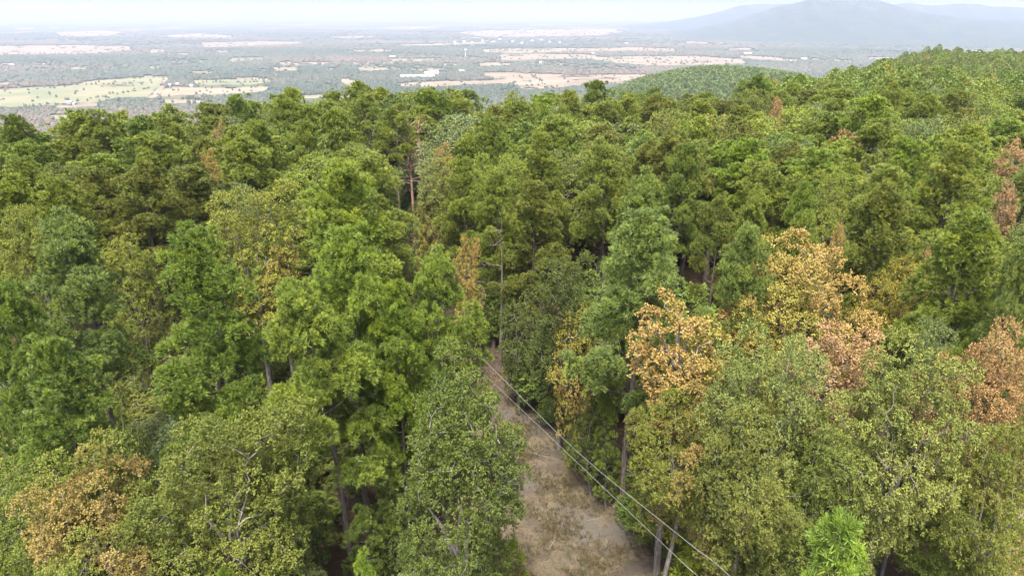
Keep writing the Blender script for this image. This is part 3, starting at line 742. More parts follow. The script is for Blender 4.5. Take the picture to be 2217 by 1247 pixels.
fine = noise(9, 8, .75); mid_ = noise(.55, 6, .7); big = noise(.16, 4, .6)
straw = ramp(n, fine, [(.3, (.040, .027, .012)), (.5, (.084, .064, .036)), (.7, (.155, .125, .075))])
litt = ramp(n, fine, [(.3, (0.022, 0.016, 0.010)), (.5, (0.045, 0.033, 0.022)), (.72, (0.078, 0.061, 0.042))])
sand = ramp(n, fine, [(.3, (0.045, 0.037, 0.030)), (.6, (0.082, 0.071, 0.060)), (.75, (0.127, 0.112, 0.097))])
green = ramp(n, fine, [(.3, (0.022, 0.027, 0.007)), (.7, (0.064, 0.067, 0.022))])
c = mixc(n, ramp(n, mid_, [(.42, 0), (.56, 1)]), straw, litt)
c = mixc(n, ramp(n, big, [(.53, 0), (.62, .85)]), c, sand)
c = mixc(n, ramp(n, noise(1.1, 5, .7), [(.56, 0), (.66, .7)]), c, green)
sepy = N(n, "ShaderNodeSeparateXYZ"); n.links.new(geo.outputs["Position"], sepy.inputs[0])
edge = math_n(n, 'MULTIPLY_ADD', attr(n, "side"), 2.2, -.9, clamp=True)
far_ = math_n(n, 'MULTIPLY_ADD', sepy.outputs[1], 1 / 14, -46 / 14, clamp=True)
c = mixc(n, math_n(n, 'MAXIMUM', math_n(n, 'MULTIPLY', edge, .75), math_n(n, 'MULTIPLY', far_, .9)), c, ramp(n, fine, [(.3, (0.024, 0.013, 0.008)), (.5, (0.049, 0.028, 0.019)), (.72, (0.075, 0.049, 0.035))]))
p = N(n, "ShaderNodeBsdfPrincipled", i_Roughness=.95); n.links.new(c, p.inputs["Base Color"])
b = N(n, "ShaderNodeBump", i_Strength=.7, i_Distance=.06); n.links.new(fine, b.inputs["Height"]); n.links.new(b.outputs[0], p.inputs["Normal"])
n.links.new(p.outputs[0], out.inputs[0])
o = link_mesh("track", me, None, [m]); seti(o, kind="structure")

# grass blades and weeds on the track
def grass(name, count, L, colr, seed, label, ymin=20, ymax=75, thresh=None):
    g = np.random.default_rng(seed)
    t = g.uniform(0, len(CL) - 1.001, count * 6); i = t.astype(int)
    s = g.uniform(-1, 1, len(t)); base = CL[i] + (CL[i + 1] - CL[i]) * (t - i)[:, None]
    x = base[:, 0] + NR[i, 0] * s * base[:, 2]; y = base[:, 1] + NR[i, 1] * s * base[:, 2]
    pat = np.sin(x * 1.1 + 2 * np.sin(y * .5)) * np.sin(y * .9 + seed) + g.normal(size=len(x)) * .45
    k_ = (y > ymin) & (y < ymax) & (pat > (0.1 if thresh is None else thresh)); x = x[k_][:count]; y = y[k_][:count]
    n_ = len(x); P = np.stack([x, y, ground_z(x, y) + .02], 1); D = np.tile([0, 0, 1.], (n_, 1))
    nn = 9; d = unit(D[:, None] + g.normal(size=(n_, nn, 3)) * [.55, .55, .15]); ln = L * g.uniform(.5, 1.2, (n_, nn, 1))
    b0 = P[:, None] + g.normal(size=(n_, nn, 3)) * [.06, .06, 0]; sd = unit(np.cross(d, g.normal(size=(n_, nn, 3)))) * .009
    V = np.stack([b0 - sd, b0 + sd, b0 + d * ln + [0, 0, 0]], 2).reshape(-1, 3); T = np.arange(len(V)).reshape(-1, 3)
    me = np_mesh(name, V, T, None, {"leaf": g.uniform(0, 1, n_ * nn).repeat(3), "clump": g.uniform(0, 1, n_).repeat(nn * 3)})
    o = link_mesh(name, me, None, [foliage_mat(name + "_blades", False, .3, own=lambda n: ramp(n, attr(n, "clump"), [(0, colr[0]), (1, colr[1])]))])
    seti(o, kind="stuff", label=label, category="grass")
grass("dry_grass", 16000, .34, ((.075, .062, .032), (.15, .128, .072)), 1, "thin dry straw grass growing over the cleared track")
grass("green_grass", 4200, .20, ((.055, .075, .018), (.12, .13, .035)), 2, "scattered green weeds and grass tufts along the cleared track", thresh=.45)

# loose twigs and bark flakes strewn over the track
g4 = np.random.default_rng(44); TW = Tubes()
for _ in range(900):
    i = g4.integers(10, len(CL) - 40); s_ = g4.uniform(-1, 1); q = CL[i, :2] + NR[i] * s_ * CL[i, 2] + g4.normal(size=2) * .4
    a_ = g4.uniform(0, 6.28); l_ = g4.uniform(.12, .6) if g4.random() < .85 else g4.uniform(.7, 1.4)
    z_ = float(ground_z(q[0], q[1])) + .045; v_ = np.array([math.cos(a_), math.sin(a_), 0]) * l_
    TW.add(np.array([[q[0], q[1], z_], [q[0] + v_[0] * .5 + g4.normal() * .03, q[1] + v_[1] * .5, z_ + .02], [q[0] + v_[0], q[1] + v_[1], z_]]), [.009, .007, .004], 3)
o = link_mesh("twig_litter", TW.mesh("twig_litter"), None, [M_STICK]); seti(o, kind="stuff", label="small loose twigs strewn over the dry clearing", category="twigs")

# ------------------------------------------------------------------ dead trees, fallen branches
def branchy(name, base, top, r0, limbs, mat, label, cat, group=None, seed=1, up=.3, lrange=(.35, .98), L=(.6, 1.8), side=None, twigs=2, tmat=None):
    g = np.random.default_rng(seed); T = Tubes(); base = np.array(base, float); top = np.array(top, float) - base
    s = np.linspace(0, 1, 9)[:, None]; pts = top * s + np.sin(s * 5 + seed) * .10 * np.array([1, .6, 0]) * s; pts[0] = 0
    T.add(pts, r0 * (1 - .85 * s[:, 0]), 8)
    root = bpy.data.objects.new(name, None); col.objects.link(root); root.location = base
    for i in range(limbs):
        B = Tubes()
        f = g.uniform(*lrange); p0 = np.array([np.interp(f, s[:, 0], pts[:, k]) for k in range(3)])
        a = g.uniform(0, 6.28)
        if side is not None and g.random() < .75: a = side + g.normal() * .6
        l = g.uniform(*L) * (1.15 - .5 * f)
        d = np.array([math.cos(a), math.sin(a), up + g.normal() * .25])
        q = np.array([p0, p0 + d * l * .35, p0 + d * l * .7 + g.normal(size=3) * .08 * l, p0 + d * l + [0, 0, .15 * l]])
        B.add(q, [r0 * .32, r0 * .25, r0 * .17, r0 * .06], 4)
        for _ in range(twigs):
            h = g.uniform(.4, .95); e = d * .5 + g.normal(size=3) * .5
            w0 = p0 + d * l * h; B.add(np.array([w0, w0 + e * l * .22, w0 + e * l * .45]), [r0 * .12, r0 * .08, r0 * .03], 3)
        link_mesh("limb", B.mesh("limb"), root, [mat])
    link_mesh("trunk", T.mesh("trunk"), root, [tmat or mat])
    seti(root, label=label, category=cat, group=group); return root
def gpt(px, py, z=0): P = at_z(px, py, z); return (P.x, P.y, float(ground_z(P.x, P.y)) if z == 0 else z)
def top_of(base, px, py):
    """height above a ground point at which the pixel is met (same distance)"""
    d = ray(px, py); t = base[1] / d.y; return (d.x * t, base[1], CAMZ + d.z * t)
b0 = gpt(900, 520); branchy("dead_pine", b0, top_of(b0, 880, 238), .27, 34, M_DEADRED, "leafless reddish dead pine rising beside the dark gap", "tree", seed=4, up=.55, lrange=(.45, .98), L=(1.2, 3.0))
b0 = gpt(905, 512); branchy("dead_pine", (b0[0] + .6, b0[1] + .8, b0[2]), tuple(np.array(top_of(b0, 900, 262)) + [.4, 0, 0]), .2, 18, M_DEADRED, "second thinner leafless stem forked beside the reddish dead pine", "tree", seed=6, up=.7, lrange=(.5, .98), L=(1.0, 2.2))
b0 = gpt(1056, 695); branchy("dead_snag", b0, top_of(b0, 1050, 560), .15, 24, M_DEAD, "small dead snag with pale whitened branches at the bend of the track", "dead tree", seed=8, tmat=M_PBARK, up=.25, lrange=(.08, .95), L=(1.2, 2.6), side=2.8)
b0 = (gpt(1095, 790)); branchy("dead_snag", (b0[0] - .5, b0[1], 0), top_of((b0[0] - .5, b0[1], 0), 1088, 470), .17, 7, M_PBARK, "tall grey stem with bare crooked limbs above the pale snag", "dead tree", seed=12, tmat=M_PBARK, up=.1, lrange=(.45, .97), L=(.9, 2.3))
b0 = gpt(1345, 1075); branchy("bare_sapling", b0, top_of(b0, 1318, 900), .045, 5, M_OBARK, "thin curved leafless sapling on the right bank above the wires", "sapling", seed=3, up=.8, lrange=(.5, .95), L=(.5, 1.0))
b0 = gpt(1412, 1142); branchy("bare_stump", b0, top_of(b0, 1424, 1098), .14, 2, M_OBARK, "short grey leaning stump beside the wires on the right bank", "stump", seed=5, up=.6, lrange=(.7, .95), L=(.3, .6))
b0 = gpt(1590, 1180); branchy("dead_sapling", b0, top_of(b0, 1602, 1040), .16, 4, M_OBARK, "bare grey trunk under the brownish pink oak sapling", "tree", seed=15, up=.8, lrange=(.7, .98), L=(1, 2))
def fallen(px, py, px2, py2, r, seed, label, n_tw=5):
    a = np.array(gpt(px, py)); b = np.array(gpt(px2, py2)); g = np.random.default_rng(seed)
    T = Tubes(); d = b - a; s = np.linspace(0, 1, 7)[:, None]
    q = d * s + np.cross(unit(d), [0, 0, 1.]) * np.sin(s * 4 + seed) * .08 * np.linalg.norm(d) * .3 + [0, 0, r + .03]
    T.add(q, r * (1 - .7 * s[:, 0]), 5)
    for _ in range(n_tw):
        k_ = g.integers(1, 6); e = unit(d) + np.cross(unit(d), [0, 0, 1.]) * g.choice([-1, 1]) * g.uniform(.5, 1.2) + [0, 0, g.uniform(0, .25)]
        l = np.linalg.norm(d) * g.uniform(.15, .4); T.add(np.array([q[k_], q[k_] + e * l * .5, q[k_] + e * l + [0, 0, -.02]]), [r * .5, r * .35, r * .12], 4)
    me = T.mesh("fallen_branch"); o = link_mesh("fallen_branch", me, None, [M_STICK]); o.location = a
    seti(o, label=label, category="branch", group="fallen branches on the track")
fallen(1150, 980, 1215, 1000, .03, 1, "crooked grey fallen branch lying across the upper track")
fallen(1440, 1180, 1355, 1080, .05, 2, "long pale fallen branch beside the wires low on the right bank", 6)
fallen(1188, 1190, 1205, 1165, .03, 3, "short dark fallen twig on the lower left of the track")
fallen(1500, 1215, 1455, 1150, .045, 4, "forked fallen branch nearest the bottom wires", 6)
fallen(1270, 1130, 1310, 1118, .03, 5, "white fallen stick in the middle of the track", 2)
fallen(1240, 962, 1225, 990, .03, 6, "small grey fallen branch near the bare stem of the yellow tree", 4)
fallen(1010, 715, 1050, 700, .05, 7, "pale fallen branch at the foot of the white snag", 6)
fallen(1590, 1190, 1640, 1235, .05, 8, "pale fallen limb under the shrubs in the lower right", 5)

# ------------------------------------------------------------------ overhead wires
m, n, out = newmat("aluminium_wire"); p = N(n, "ShaderNodeBsdfPrincipled", i_Roughness=.45, i_Metallic=.3)
no = N(n, "ShaderNodeTexNoise", i_Scale=4.0); cc = ramp(n, no.outputs[0], [(.3, (.26, .26, .26)), (.7, (.36, .36, .36))])
n.links.new(cc, p.inputs["Base Color"]); n.links.new(p.outputs[0], out.inputs[0]); M_WIRE = m
def wire(pts, r, label):
    T = Tubes(); P = catm(np.array(pts, float), 10); T.add(P - P[0], np.full(len(P), r), 6)
    o = link_mesh("power_line", T.mesh("power_line"), None, [M_WIRE]); o.location = P[0]; seti(o, label=label, category="power line", group="overhead wires along the track")
def wp(px, py, z): P = at_z(px, py, z); return (P.x, P.y, P.z)
za = 10.0
A1 = [wp(1900, 1555, za + .4), wp(1581, 1247, za), wp(1480, 1166, za - .05), wp(1254, 981, za), wp(1089, 820, za + .35)]
wire(A1 + [wp(1012, 746, za + .75)], .0068, "upper overhead wire slanting up from the bottom edge to the trees")
B1 = [wp(1840, 1560, za - .9), wp(1511, 1247, za - 1.3), wp(1480, 1219, za - 1.35), wp(1254, 1005, za - 1.3), wp(1079, 839, za - .95)]
wire(B1 + [wp(1000, 765, za - .55)], .0062, "lower overhead wire slanting up just left of the other wire")
wire([wp(700, 355, 10.6), wp(774, 363, 10.2), wp(898, 370, 10), wp(960, 385, 10.3)], .02, "upper thin wire crossing the dark gap between the pines")
wire([wp(700, 384, 9.4), wp(816, 389, 9.0), wp(897, 392, 8.9), wp(965, 402, 9.1)], .016, "lower thin wire crossing the dark gap between the pines")

# ------------------------------------------------------------------ plain: fields
def field_mat(name, a, b, c_):
    m, n, out = newmat(name); geo = N(n, "ShaderNodeNewGeometry")
    x = N(n, "ShaderNodeTexNoise", i_Scale=.006, i_Detail=8.0, i_Roughness=.65); n.links.new(geo.outputs["Position"], x.inputs["Vector"])
    c = ramp(n, x.outputs[0], [(.35, a), (.5, b), (.66, c_)])
    p = N(n, "ShaderNodeBsdfPrincipled", i_Roughness=.95); n.links.new(c, p.inputs["Base Color"]); n.links.new(p.outputs[0], out.inputs[0]); return m
FM = {'straw': field_mat("straw_field", (.115, .095, .05), (.155, .125, .07), (.195, .155, .095)),
      'tan': field_mat("tan_field", (.12, .09, .055), (.16, .12, .075), (.195, .15, .10)),
      'green': field_mat("pasture", (.085, .10, .04), (.12, .12, .05), (.165, .14, .075)),
      'white': field_mat("bare_ground", (.22, .20, .175), (.28, .255, .225), (.33, .31, .285))}
FIELDS = [
 ('green', [(-60, 196), (60, 190), (150, 186), (200, 175), (300, 168), (356, 166), (345, 188), (322, 210), (250, 212), (200, 224), (90, 230), (-60, 234)]),
 ('tan', [(356, 166), (368, 166), (350, 200), (335, 212), (318, 212), (345, 188)]),
 ('straw', [(368, 187), (430, 190), (500, 192), (560, 187), (600, 190), (560, 200), (470, 206), (400, 206), (345, 210), (352, 196)]),
 ('green', [(420, 174), (520, 172), (585, 173), (600, 178), (540, 184), (450, 185), (415, 182)]),
 ('straw', [(330, 217), (380, 215), (450, 219), (440, 224), (360, 224)]),
 ('tan', [(130, 226), (200, 222), (230, 228), (150, 234), (120, 233)]),
 ('tan', [(-60, 102), (60, 99), (150, 98), (280, 101), (290, 108), (230, 115), (150, 117), (60, 118), (-60, 121)]),
 ('straw', [(325, 108), (360, 107), (355, 114), (322, 114)]),
 ('tan', [(120, 72), (220, 67), (270, 70), (240, 78), (130, 79)]),
 ('tan', [(430, 93), (560, 90), (660, 91), (640, 96), (520, 101), (440, 103)]),
 ('straw', [(350, 77), (430, 73), (510, 78), (500, 82), (380, 81)]),
 ('straw', [(470, 110), (498, 109), (494, 114), (466, 115)]),
 ('green', [(500, 128), (575, 124), (570, 130), (510, 133), (490, 132)]),
 ('straw', [(585, 146), (655, 146), (640, 150), (590, 151)]),
 ('straw', [(600, 136), (632, 134), (630, 139), (606, 140)]),
 ('green', [(640, 208), (700, 205), (760, 203), (788, 205), (775, 211), (660, 214)]),
 ('straw', [(735, 170), (775, 176), (790, 200), (770, 206), (762, 190), (740, 180)]),
 ('white', [(80, 138), (120, 137), (118, 140), (78, 141)]), ('white', [(0, 138), (32, 138), (30, 142), (0, 143)]),
 ('green', [(150, 146), (190, 144), (188, 150), (148, 151)]), ('green', [(322, 144), (346, 143), (348, 149), (318, 151)]),
 ('tan', [(990, 70), (1060, 66), (1200, 65), (1330, 64), (1350, 70), (1290, 78), (1180, 79), (1060, 81), (1020, 77)]),
 ('straw', [(1040, 108), (1130, 104), (1250, 105), (1380, 103), (1470, 106), (1460, 111), (1340, 110), (1230, 112), (1110, 116), (1050, 113)]),
 ('tan', [(1080, 119), (1170, 117), (1290, 119), (1290, 124), (1380, 122), (1500, 121), (1600, 128), (1625, 138), (1560, 140), (1430, 143), (1340, 137), (1280, 128), (1180, 128), (1130, 132), (1085, 130)]),
 ('tan', [(1015, 140), (1070, 135), (1115, 138), (1105, 142), (1040, 143)]),
 ('tan', [(1030, 158), (1100, 157), (1160, 160), (1240, 163), (1330, 162), (1400, 161), (1395, 167), (1340, 178), (1270, 183), (1190, 192), (1140, 192), (1110, 180), (1060, 182), (1000, 184), (940, 189), (870, 187), (850, 183), (890, 179), (960, 176), (1050, 175), (1100, 172), (1060, 165)]),
 ('tan', [(775, 146), (830, 147), (845, 151), (800, 154), (770, 153)]),
 ('straw', [(760, 108), (850, 108), (845, 111), (770, 112)]), ('straw', [(860, 97), (960, 94), (1060, 90), (1050, 95), (940, 99), (870, 100)]),
 ('tan', [(1600, 120), (1640, 122), (1730, 129), (1725, 133), (1650, 130), (1605, 126)]),
 ('tan', [(1480, 90), (1535, 92), (1530, 95), (1478, 94)]), ('tan', [(1570, 106), (1620, 104), (1640, 108), (1580, 109)]),
 ('white', [(1850, 95), (1900, 92), (1910, 95), (1860, 98)]), ('white', [(2050, 112), (2130, 110), (2130, 114), (2060, 115)]),
 ('tan', [(1875, 125), (1930, 124), (1928, 129), (1880, 129)]), ('tan', [(1720, 91), (1765, 90), (1762, 93), (1722, 93)]),
 ('tan', [(800, 63), (900, 59), (960, 61), (900, 64)]), ('tan', [(1480, 76), (1535, 75), (1530, 79), (1482, 79)]),
 ('tan', [(30, 61), (75, 61), (74, 64), (32, 64)]), ('straw', [(700, 80), (800, 78), (830, 80), (740, 83)]),
 ('white', [(540, 95), (585, 94), (583, 97), (542, 97)]),
 ('green', [(100, 250), (200, 246), (240, 250), (180, 258), (110, 258)]),
]
gf = np.random.default_rng(21)
for _ in range(330):       # the many small clearings and paddocks scattered over the plain
    yy = 42 + 150 * gf.random() ** 1.5; xx = gf.uniform(-40, 2000 if yy < 120 else 1350); L_ = 7 + 60 * gf.random() ** 2.6; h_ = max(.7, L_ * (yy - 30) / 2600)
    th_ = np.sort(gf.uniform(0, 6.28, 9)); FIELDS.append((['tan', 'straw', 'green', 'tan'][gf.integers(4)], [(xx + L_ * math.cos(t) * gf.uniform(.6, 1), yy + h_ * math.sin(t) * gf.uniform(.6, 1)) for t in th_]))
def densify(poly):
    o_ = []
    for i in range(len(poly)):
        a = np.array(poly[i], float); b = np.array(poly[(i + 1) % len(poly)], float); k_ = max(1, int(np.linalg.norm(b - a) / 7))
        for j in range(k_):
            q = a + (b - a) * j / k_; q = q + gf.normal(size=2) * [2.6, .55] * (1 if j else .3); o_.append(q)
    return o_
for fi, (kf, poly) in enumerate(FIELDS):
    pp = densify(poly); vs = [at_z(q[0], max(q[1], 44), PLAIN + .8) for q in pp]
    tr_ = tessellate_polygon([vs]); 
    me = bpy.data.meshes.new("field"); me.from_pydata([tuple(v) for v in vs], [], [tuple(t) for t in tr_]); me.update()
    for p_ in me.polygons:
        pass
    o = link_mesh("field", me, None, [FM[kf]]); seti(o, kind="structure")
def in_fields(px, py):
    ins = np.zeros(len(px), bool)
    for kf, poly in FIELDS:
        P = np.array(poly, float); c_ = np.zeros(len(px), bool); j = len(P) - 1
        for i in range(len(P)):
            xi, yi = P[i]; xj, yj = P[j]
            cond = ((yi > py) != (yj > py)) & (px < (xj - xi) * (py - yi) / (yj - yi + 1e-9) + xi); c_ ^= cond; j = i
        ins |= c_
    return ins
# ------------------------------------------------------------------ plain: woods
def valley_trees(r0, r1, spacing, wr, hr, seed, keep_in=.015):
    g = np.random.default_rng(seed); a0, a1 = R(-38), R(38)
    n_ = int(.5 * (a1 - a0) * (r1 ** 2 - r0 ** 2) / spacing ** 2)
    r = np.sqrt(g.uniform(r0 ** 2, r1 ** 2, n_)); a = g.uniform(a0, a1, n_); x = r * np.sin(a); y = r * np.cos(a)
    px, py, _ = to_px(np.stack([x, y, np.full(n_, PLAIN + 1)], 1)); ins = in_fields(px, py)
    px, py, _ = to_px(np.stack([x, y, np.full(n_, PLAIN + hr[1] * .8)], 1)); ins |= in_fields(px, py)      # no tall wood crowding a field's near edge
    nz = np.sin(x * .004 + 3 * np.sin(y * .0016)) * np.sin(y * .003 + 2 * np.sin(x * .002)) 
    hedge = (np.abs(np.sin(x * .0075 + .8 * np.sin(y * .002))) < .035) | (np.abs(np.sin(y * .0042 + 1.1 * np.sin(x * .0017))) < .03)
    k_ = np.where(ins, (g.random(n_) < keep_in) | (hedge & (g.random(n_) < .5)), (nz < .72) | (g.random(n_) < .2))
    k_ &= ground_z(x, y) < PLAIN + 4
    x, y, nz = x[k_], y[k_], nz[k_]; n_ = len(x)
    w_ = g.uniform(*wr, n_) * np.where(ins[k_], .6, 1); h_ = g.uniform(*hr, n_) * np.where(ins[k_], .65, 1)
    # template: lumpy 6-sided dome, 3 rings + apex
    th = np.arange(6) * np.pi / 3; ringz = np.array([0., .45, .82]); rr_ = np.array([.40, .54, .34])
    Tm = np.array([[math.cos(t) * rr_[k2], math.sin(t) * rr_[k2], ringz[k2]] for k2 in range(3) for t in th] + [[0, 0, 1.]])
    V = Tm[None] * (1 + g.normal(size=(n_, 19, 1)) * .13) * np.stack([w_, w_, h_], 1)[:, None]
    V += np.stack([x, y, np.full(n_, PLAIN)], 1)[:, None]
    Qq = [[k2 * 6 + i, k2 * 6 + (i + 1) % 6, (k2 + 1) * 6 + (i + 1) % 6, (k2 + 1) * 6 + i] for k2 in range(2) for i in range(6)]
    Tt = [[12 + i, 12 + (i + 1) % 6, 18] for i in range(6)]
    Qa = (np.array(Qq)[None] + np.arange(n_)[:, None, None] * 19).reshape(-1, 4); Ta = (np.array(Tt)[None] + np.arange(n_)[:, None, None] * 19).reshape(-1, 3)
    br = .5 + .5 * np.sin(x * .0021 + 1.7 + np.sin(y * .0013) * 2) * np.sin(y * .0045 + 1)
    tint = np.clip(br * .75 + g.normal(size=n_) * .16, 0, 1)
    return V.reshape(-1, 3), Ta, Qa, tint.repeat(19)
m, n, out = newmat("valley_tree_canopy")
c = ramp(n, attr(n, "tint"), [(0, (.032, .045, .026)), (.4, (.048, .060, .034)), (.7, (.085, .070, .048)), (1, (.12, .078, .056))])
p = N(n, "ShaderNodeBsdfPrincipled", i_Roughness=.9); n.links.new(c, p.inputs["Base Color"]); n.links.new(p.outputs[0], out.inputs[0]); M_VAL = m
VV = []; TT = []; QQ = []; AA = []; off = 0
for args in ((1150, 3000, 11, (8, 15), (7, 13), 1, .02), (3000, 5200, 17, (13, 24), (7, 12), 2, .03), (5200, 9500, 38, (30, 60), (6, 10), 3, .02)):
    v, t, q, a = valley_trees(*args[:3], args[3], args[4], args[5], args[6]); VV.append(v); TT.append(t + off); QQ.append(q + off); AA.append(a); off += len(v)
me = np_mesh("valley_woods", np.concatenate(VV), np.concatenate(TT), np.concatenate(QQ), {"tint": np.concatenate(AA)})
o = link_mesh("valley_woods", me, None, [M_VAL]); seti(o, kind="stuff", label="patchwork of woods and hedgerows spread over the hazy valley floor", category="woods")

# ------------------------------------------------------------------ plain: buildings
m, n, out = newmat("white_metal_roof"); p = N(n, "ShaderNodeBsdfPrincipled", i_Roughness=.5); no = N(n, "ShaderNodeTexNoise", i_Scale=.1)
n.links.new(ramp(n, no.outputs[0], [(.3, (.36, .37, .38)), (.7, (.46, .47, .48))]), p.inputs["Base Color"]); n.links.new(p.outputs[0], out.inputs[0]); M_ROOF = m
m, n, out = newmat("pale_wall"); p = N(n, "ShaderNodeBsdfPrincipled", i_Roughness=.8); no = N(n, "ShaderNodeTexNoise", i_Scale=.2)
n.links.new(ramp(n, no.outputs[0], [(.3, (.25, .24, .22)), (.7, (.33, .32, .3))]), p.inputs["Base Color"]); n.links.new(p.outputs[0], out.inputs[0]); M_WALL = m
def barn(px, py, wpx, D, Hh, label, rz=0., cat="building", group="white buildings in the valley"):
    P = at_z(px, py, PLAIN); _, _, dep = to_px(np.array([P.x, P.y, PLAIN])); W_ = wpx * float(dep) / F
    root = bpy.data.objects.new("farm_building", None); col.objects.link(root); root.location = (P.x, P.y, PLAIN + .8); root.rotation_euler.z = rz
    x, y = W_ / 2, D / 2
    wv = [(-x, -y, 0), (x, -y, 0), (x, y, 0), (-x, y, 0), (-x, -y, Hh), (x, -y, Hh), (x, y, Hh), (-x, y, Hh), (-x, 0, Hh * 1.45), (x, 0, Hh * 1.45)]
    me = bpy.data.meshes.new("wall"); me.from_pydata(wv, [], [(0, 1, 5, 4), (1, 2, 6, 9, 5), (2, 3, 7, 6), (3, 0, 4, 8, 7)]); link_mesh("wall", me, root, [M_WALL])
    e = .6; rv = [(-x - e, -y - e, Hh - .2), (x + e, -y - e, Hh - .2), (x + e, 0, Hh * 1.5), (-x - e, 0, Hh * 1.5), (-x - e, y + e, Hh - .2), (x + e, y + e, Hh - .2)]
    rv += [(a_, b_, c_ + .3) for a_, b_, c_ in rv]
    me = bpy.data.meshes.new("roof"); me.from_pydata(rv, [], [(0, 1, 2, 3), (3, 2, 5, 4), (6, 9, 8, 7), (9, 10, 11, 8), (0, 6, 7, 1), (4, 5, 11, 10), (0, 3, 9, 6), (3, 4, 10, 9), (1, 7, 8, 2), (2, 8, 11, 5)])
    link_mesh("roof", me, root, [M_ROOF]); seti(root, label=label, category=cat, group=group)
barn(905, 171, 72, 40, 9, "very long white roofed warehouse in the valley centre", .05)
barn(935, 167, 30, 30, 13, "taller white block on the right end of the long warehouse", .05)
barn(1000, 159, 10, 16, 8, "small white building between woods right of the long warehouse")
barn(366, 188, 12, 14, 5, "long white farm shed beside the dirt road on the left plain")
barn(384, 187, 9, 14, 6, "white farmhouse right of the long farm shed on the left plain")
barn(416, 189, 7, 12, 5, "small white outbuilding at the right end of the farmyard")
barn(152, 226, 10, 12, 5, "white farmhouse near the left edge below the green pasture")
barn(162, 228, 5, 10, 4, "little shed just right of the lower left farmhouse")
barn(850, 127, 12, 20, 8, "white building among trees above the long warehouse")
barn(1283, 119, 6, 14, 7, "tiny white barn in the tan fields right of centre")
barn(1356, 97, 7, 20, 9, "lone white speck of a building beyond the straw fields")
barn(1170, 139, 5, 12, 7, "tiny white house at the edge of the dark wood in the valley")
barn(1618, 120, 16, 20, 9, "white building at the right side of the tan fields")
barn(1740, 131, 12, 20, 7, "white roofed shed at the far right end of the tan fields")
words = ["leftmost", "second from left", "third from left", "fourth from left", "fifth from left", "sixth from left", "seventh from left", "eighth from left", "ninth from left", "tenth from left", "eleventh from left", "rightmost"]
for i, (px, py) in enumerate([(985, 95), (1005, 93), (1022, 96), (1045, 92), (1068, 95), (1082, 89), (1110, 94), (1130, 97), (1152, 92), (1172, 90), (1190, 95), (1212, 96)]):
    barn(px, py, random.uniform(4, 8), 25, 10, words[i] + " of the pale houses of the town beyond the fields", cat="house", group="houses of the far town")
# water tower
P = at_z(1008, 126, PLAIN); root = bpy.data.objects.new("water_tower", None); col.objects.link(root); root.location = (P.x, P.y, PLAIN)
T = Tubes(); T.add(np.array([[0, 0, 0], [0, 0, 20], [0, 0, 34.]]), [3.2, 2.2, 2.2], 12); o = link_mesh("shaft", T.mesh("shaft"), root, [M_ROOF])
T = Tubes(); zz = np.array([34, 35.5, 38, 41, 43.5, 45.]); T.add(np.stack([zz * 0, zz * 0, zz], 1), [2.2, 5, 6.6, 6.6, 4.5, .2], 14); link_mesh("tank", T.mesh("tank"), root, [M_ROOF])
seti(root, label="slender white water tower standing among the valley woods", category="water tower")

# ------------------------------------------------------------------ mountains
def mountain(name, prof, r_c, foot, back, seed, zb=PLAIN):
    g = np.random.default_rng(seed); pxs = np.arange(prof[0][0], prof[-1][0], 6.0); ys = np.interp(pxs, [q[0] for q in prof], [q[1] for q in prof])
    k_ = np.ones(7) / 7; ysm = np.convolve(np.pad(ys, 3, mode='edge'), k_, 'valid')
    nrm = 40; V = []; ph = g.uniform(0, 6.28, 8)
    for px, yy in zip(pxs, ysm):
        d = ray(px, yy); hd = math.hypot(d.x, d.y); t = r_c / hd; zc = CAMZ + d.z * t; ux, uy = d.x / hd, d.y / hd
        for j in range(nrm):
            s = j / (nrm - 1) * 2 - 1                 # -1 foot .. 0 crest .. 1 back
            r = r_c + (s * foot if s < 0 else s * back)
            h = math.cos(min(abs(s), 1) * math.pi / 2) ** 1.7
            spur = .06 * math.sin(px * .021 + ph[0] + 2 * s) + .05 * math.sin(px * .05 + ph[1] - 4 * s) + .03 * math.sin(px * .12 + ph[2] + 9 * s)
            h *= 1 + spur * math.sin(min(abs(s), 1) * math.pi) * 1.6
            V.append((ux * r, uy * r, zb - 2 + (zc - zb + 2) * max(h, 0)))
    n_ = len(pxs); ii = np.arange(n_ - 1)[:, None] * nrm + np.arange(nrm - 1)[None]
    Q = np.stack([ii, ii + nrm, ii + nrm + 1, ii + 1], -1).reshape(-1, 4)
    return link_mesh(name, np_mesh(name, V, None, Q, smooth_sh=True), None, [M_MT])
m, n, out = newmat("wooded_mountain"); geo = N(n, "ShaderNodeNewGeometry")
x = N(n, "ShaderNodeTexNoise", i_Scale=.006, i_Detail=10.0, i_Roughness=.7); n.links.new(geo.outputs["Position"], x.inputs["Vector"])
c = ramp(n, x.outputs[0], [(.35, (.018, .032, .022)), (.6, (.035, .05, .028)), (.72, (.09, .085, .05))])
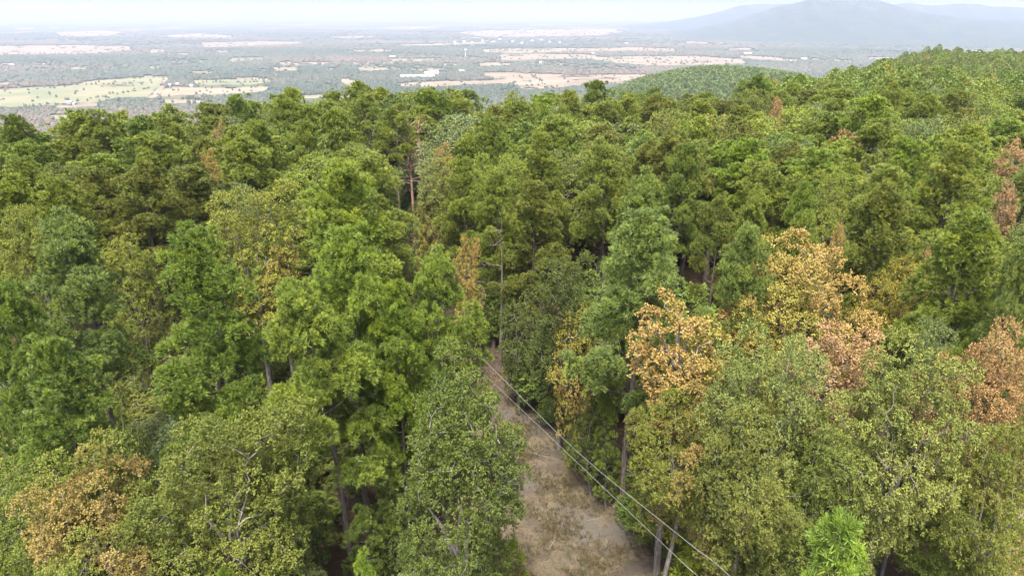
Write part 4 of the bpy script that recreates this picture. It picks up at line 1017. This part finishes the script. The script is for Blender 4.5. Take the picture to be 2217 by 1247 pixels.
p = N(n, "ShaderNodeBsdfPrincipled", i_Roughness=.95); n.links.new(c, p.inputs["Base Color"]); n.links.new(p.outputs[0], out.inputs[0]); M_MT = m
b = N(n, "ShaderNodeBump", i_Strength=1.0, i_Distance=20.0); n.links.new(x.outputs[0], b.inputs["Height"]); n.links.new(b.outputs[0], p.inputs["Normal"])
o = mountain("mountain", [(1430, 71), (1500, 64), (1570, 50), (1640, 28), (1700, 12), (1750, 1), (1800, -6), (1860, -5), (1905, 1), (1940, 14), (1990, 26), (2060, 38), (2150, 44), (2300, 50), (2420, 55)], 8600, 2900, 2500, 1); seti(o, kind="structure")
o = mountain("mountain_ridge", [(1340, 60), (1400, 53), (1450, 47), (1510, 38), (1555, 27), (1600, 12), (1640, 9), (1730, 8), (1850, 8), (1930, 10), (1975, 5), (2010, 14), (2060, 9), (2090, 8), (2130, 14), (2150, 16), (2185, 14), (2230, 18), (2350, 26), (2450, 34)], 11500, 2400, 3000, 2); seti(o, kind="structure")

# ------------------------------------------------------------------ haze
S = 31500.0; zt = 240.0; zbm = PLAIN - 3
me = bpy.data.meshes.new("haze")
me.from_pydata([(-S, -S, zbm), (S, -S, zbm), (S, S, zbm), (-S, S, zbm), (-S, -S, zt), (S, -S, zt), (S, S, zt), (-S, S, zt)], [],
               [(0, 3, 2, 1), (4, 5, 6, 7), (0, 1, 5, 4), (1, 2, 6, 5), (2, 3, 7, 6), (3, 0, 4, 7)])
m = bpy.data.materials.new("haze_air"); m.use_nodes = True; n = m.node_tree; n.nodes.clear(); out = n.nodes.new("ShaderNodeOutputMaterial")
pv = n.nodes.new("ShaderNodeVolumePrincipled"); pv.inputs["Color"].default_value = (.43, .475, .60, 1); pv.inputs["Density"].default_value = .98e-4
pv.inputs["Anisotropy"].default_value = 0.0
n.links.new(pv.outputs[0], out.inputs["Volume"])
o = link_mesh("haze", me, None, [m]); seti(o, kind="stuff", label="pale blue haze filling the air over the valley", category="haze")
print("objects", len(bpy.data.objects), "polys", sum(len(m_.polygons) for m_ in bpy.data.meshes))
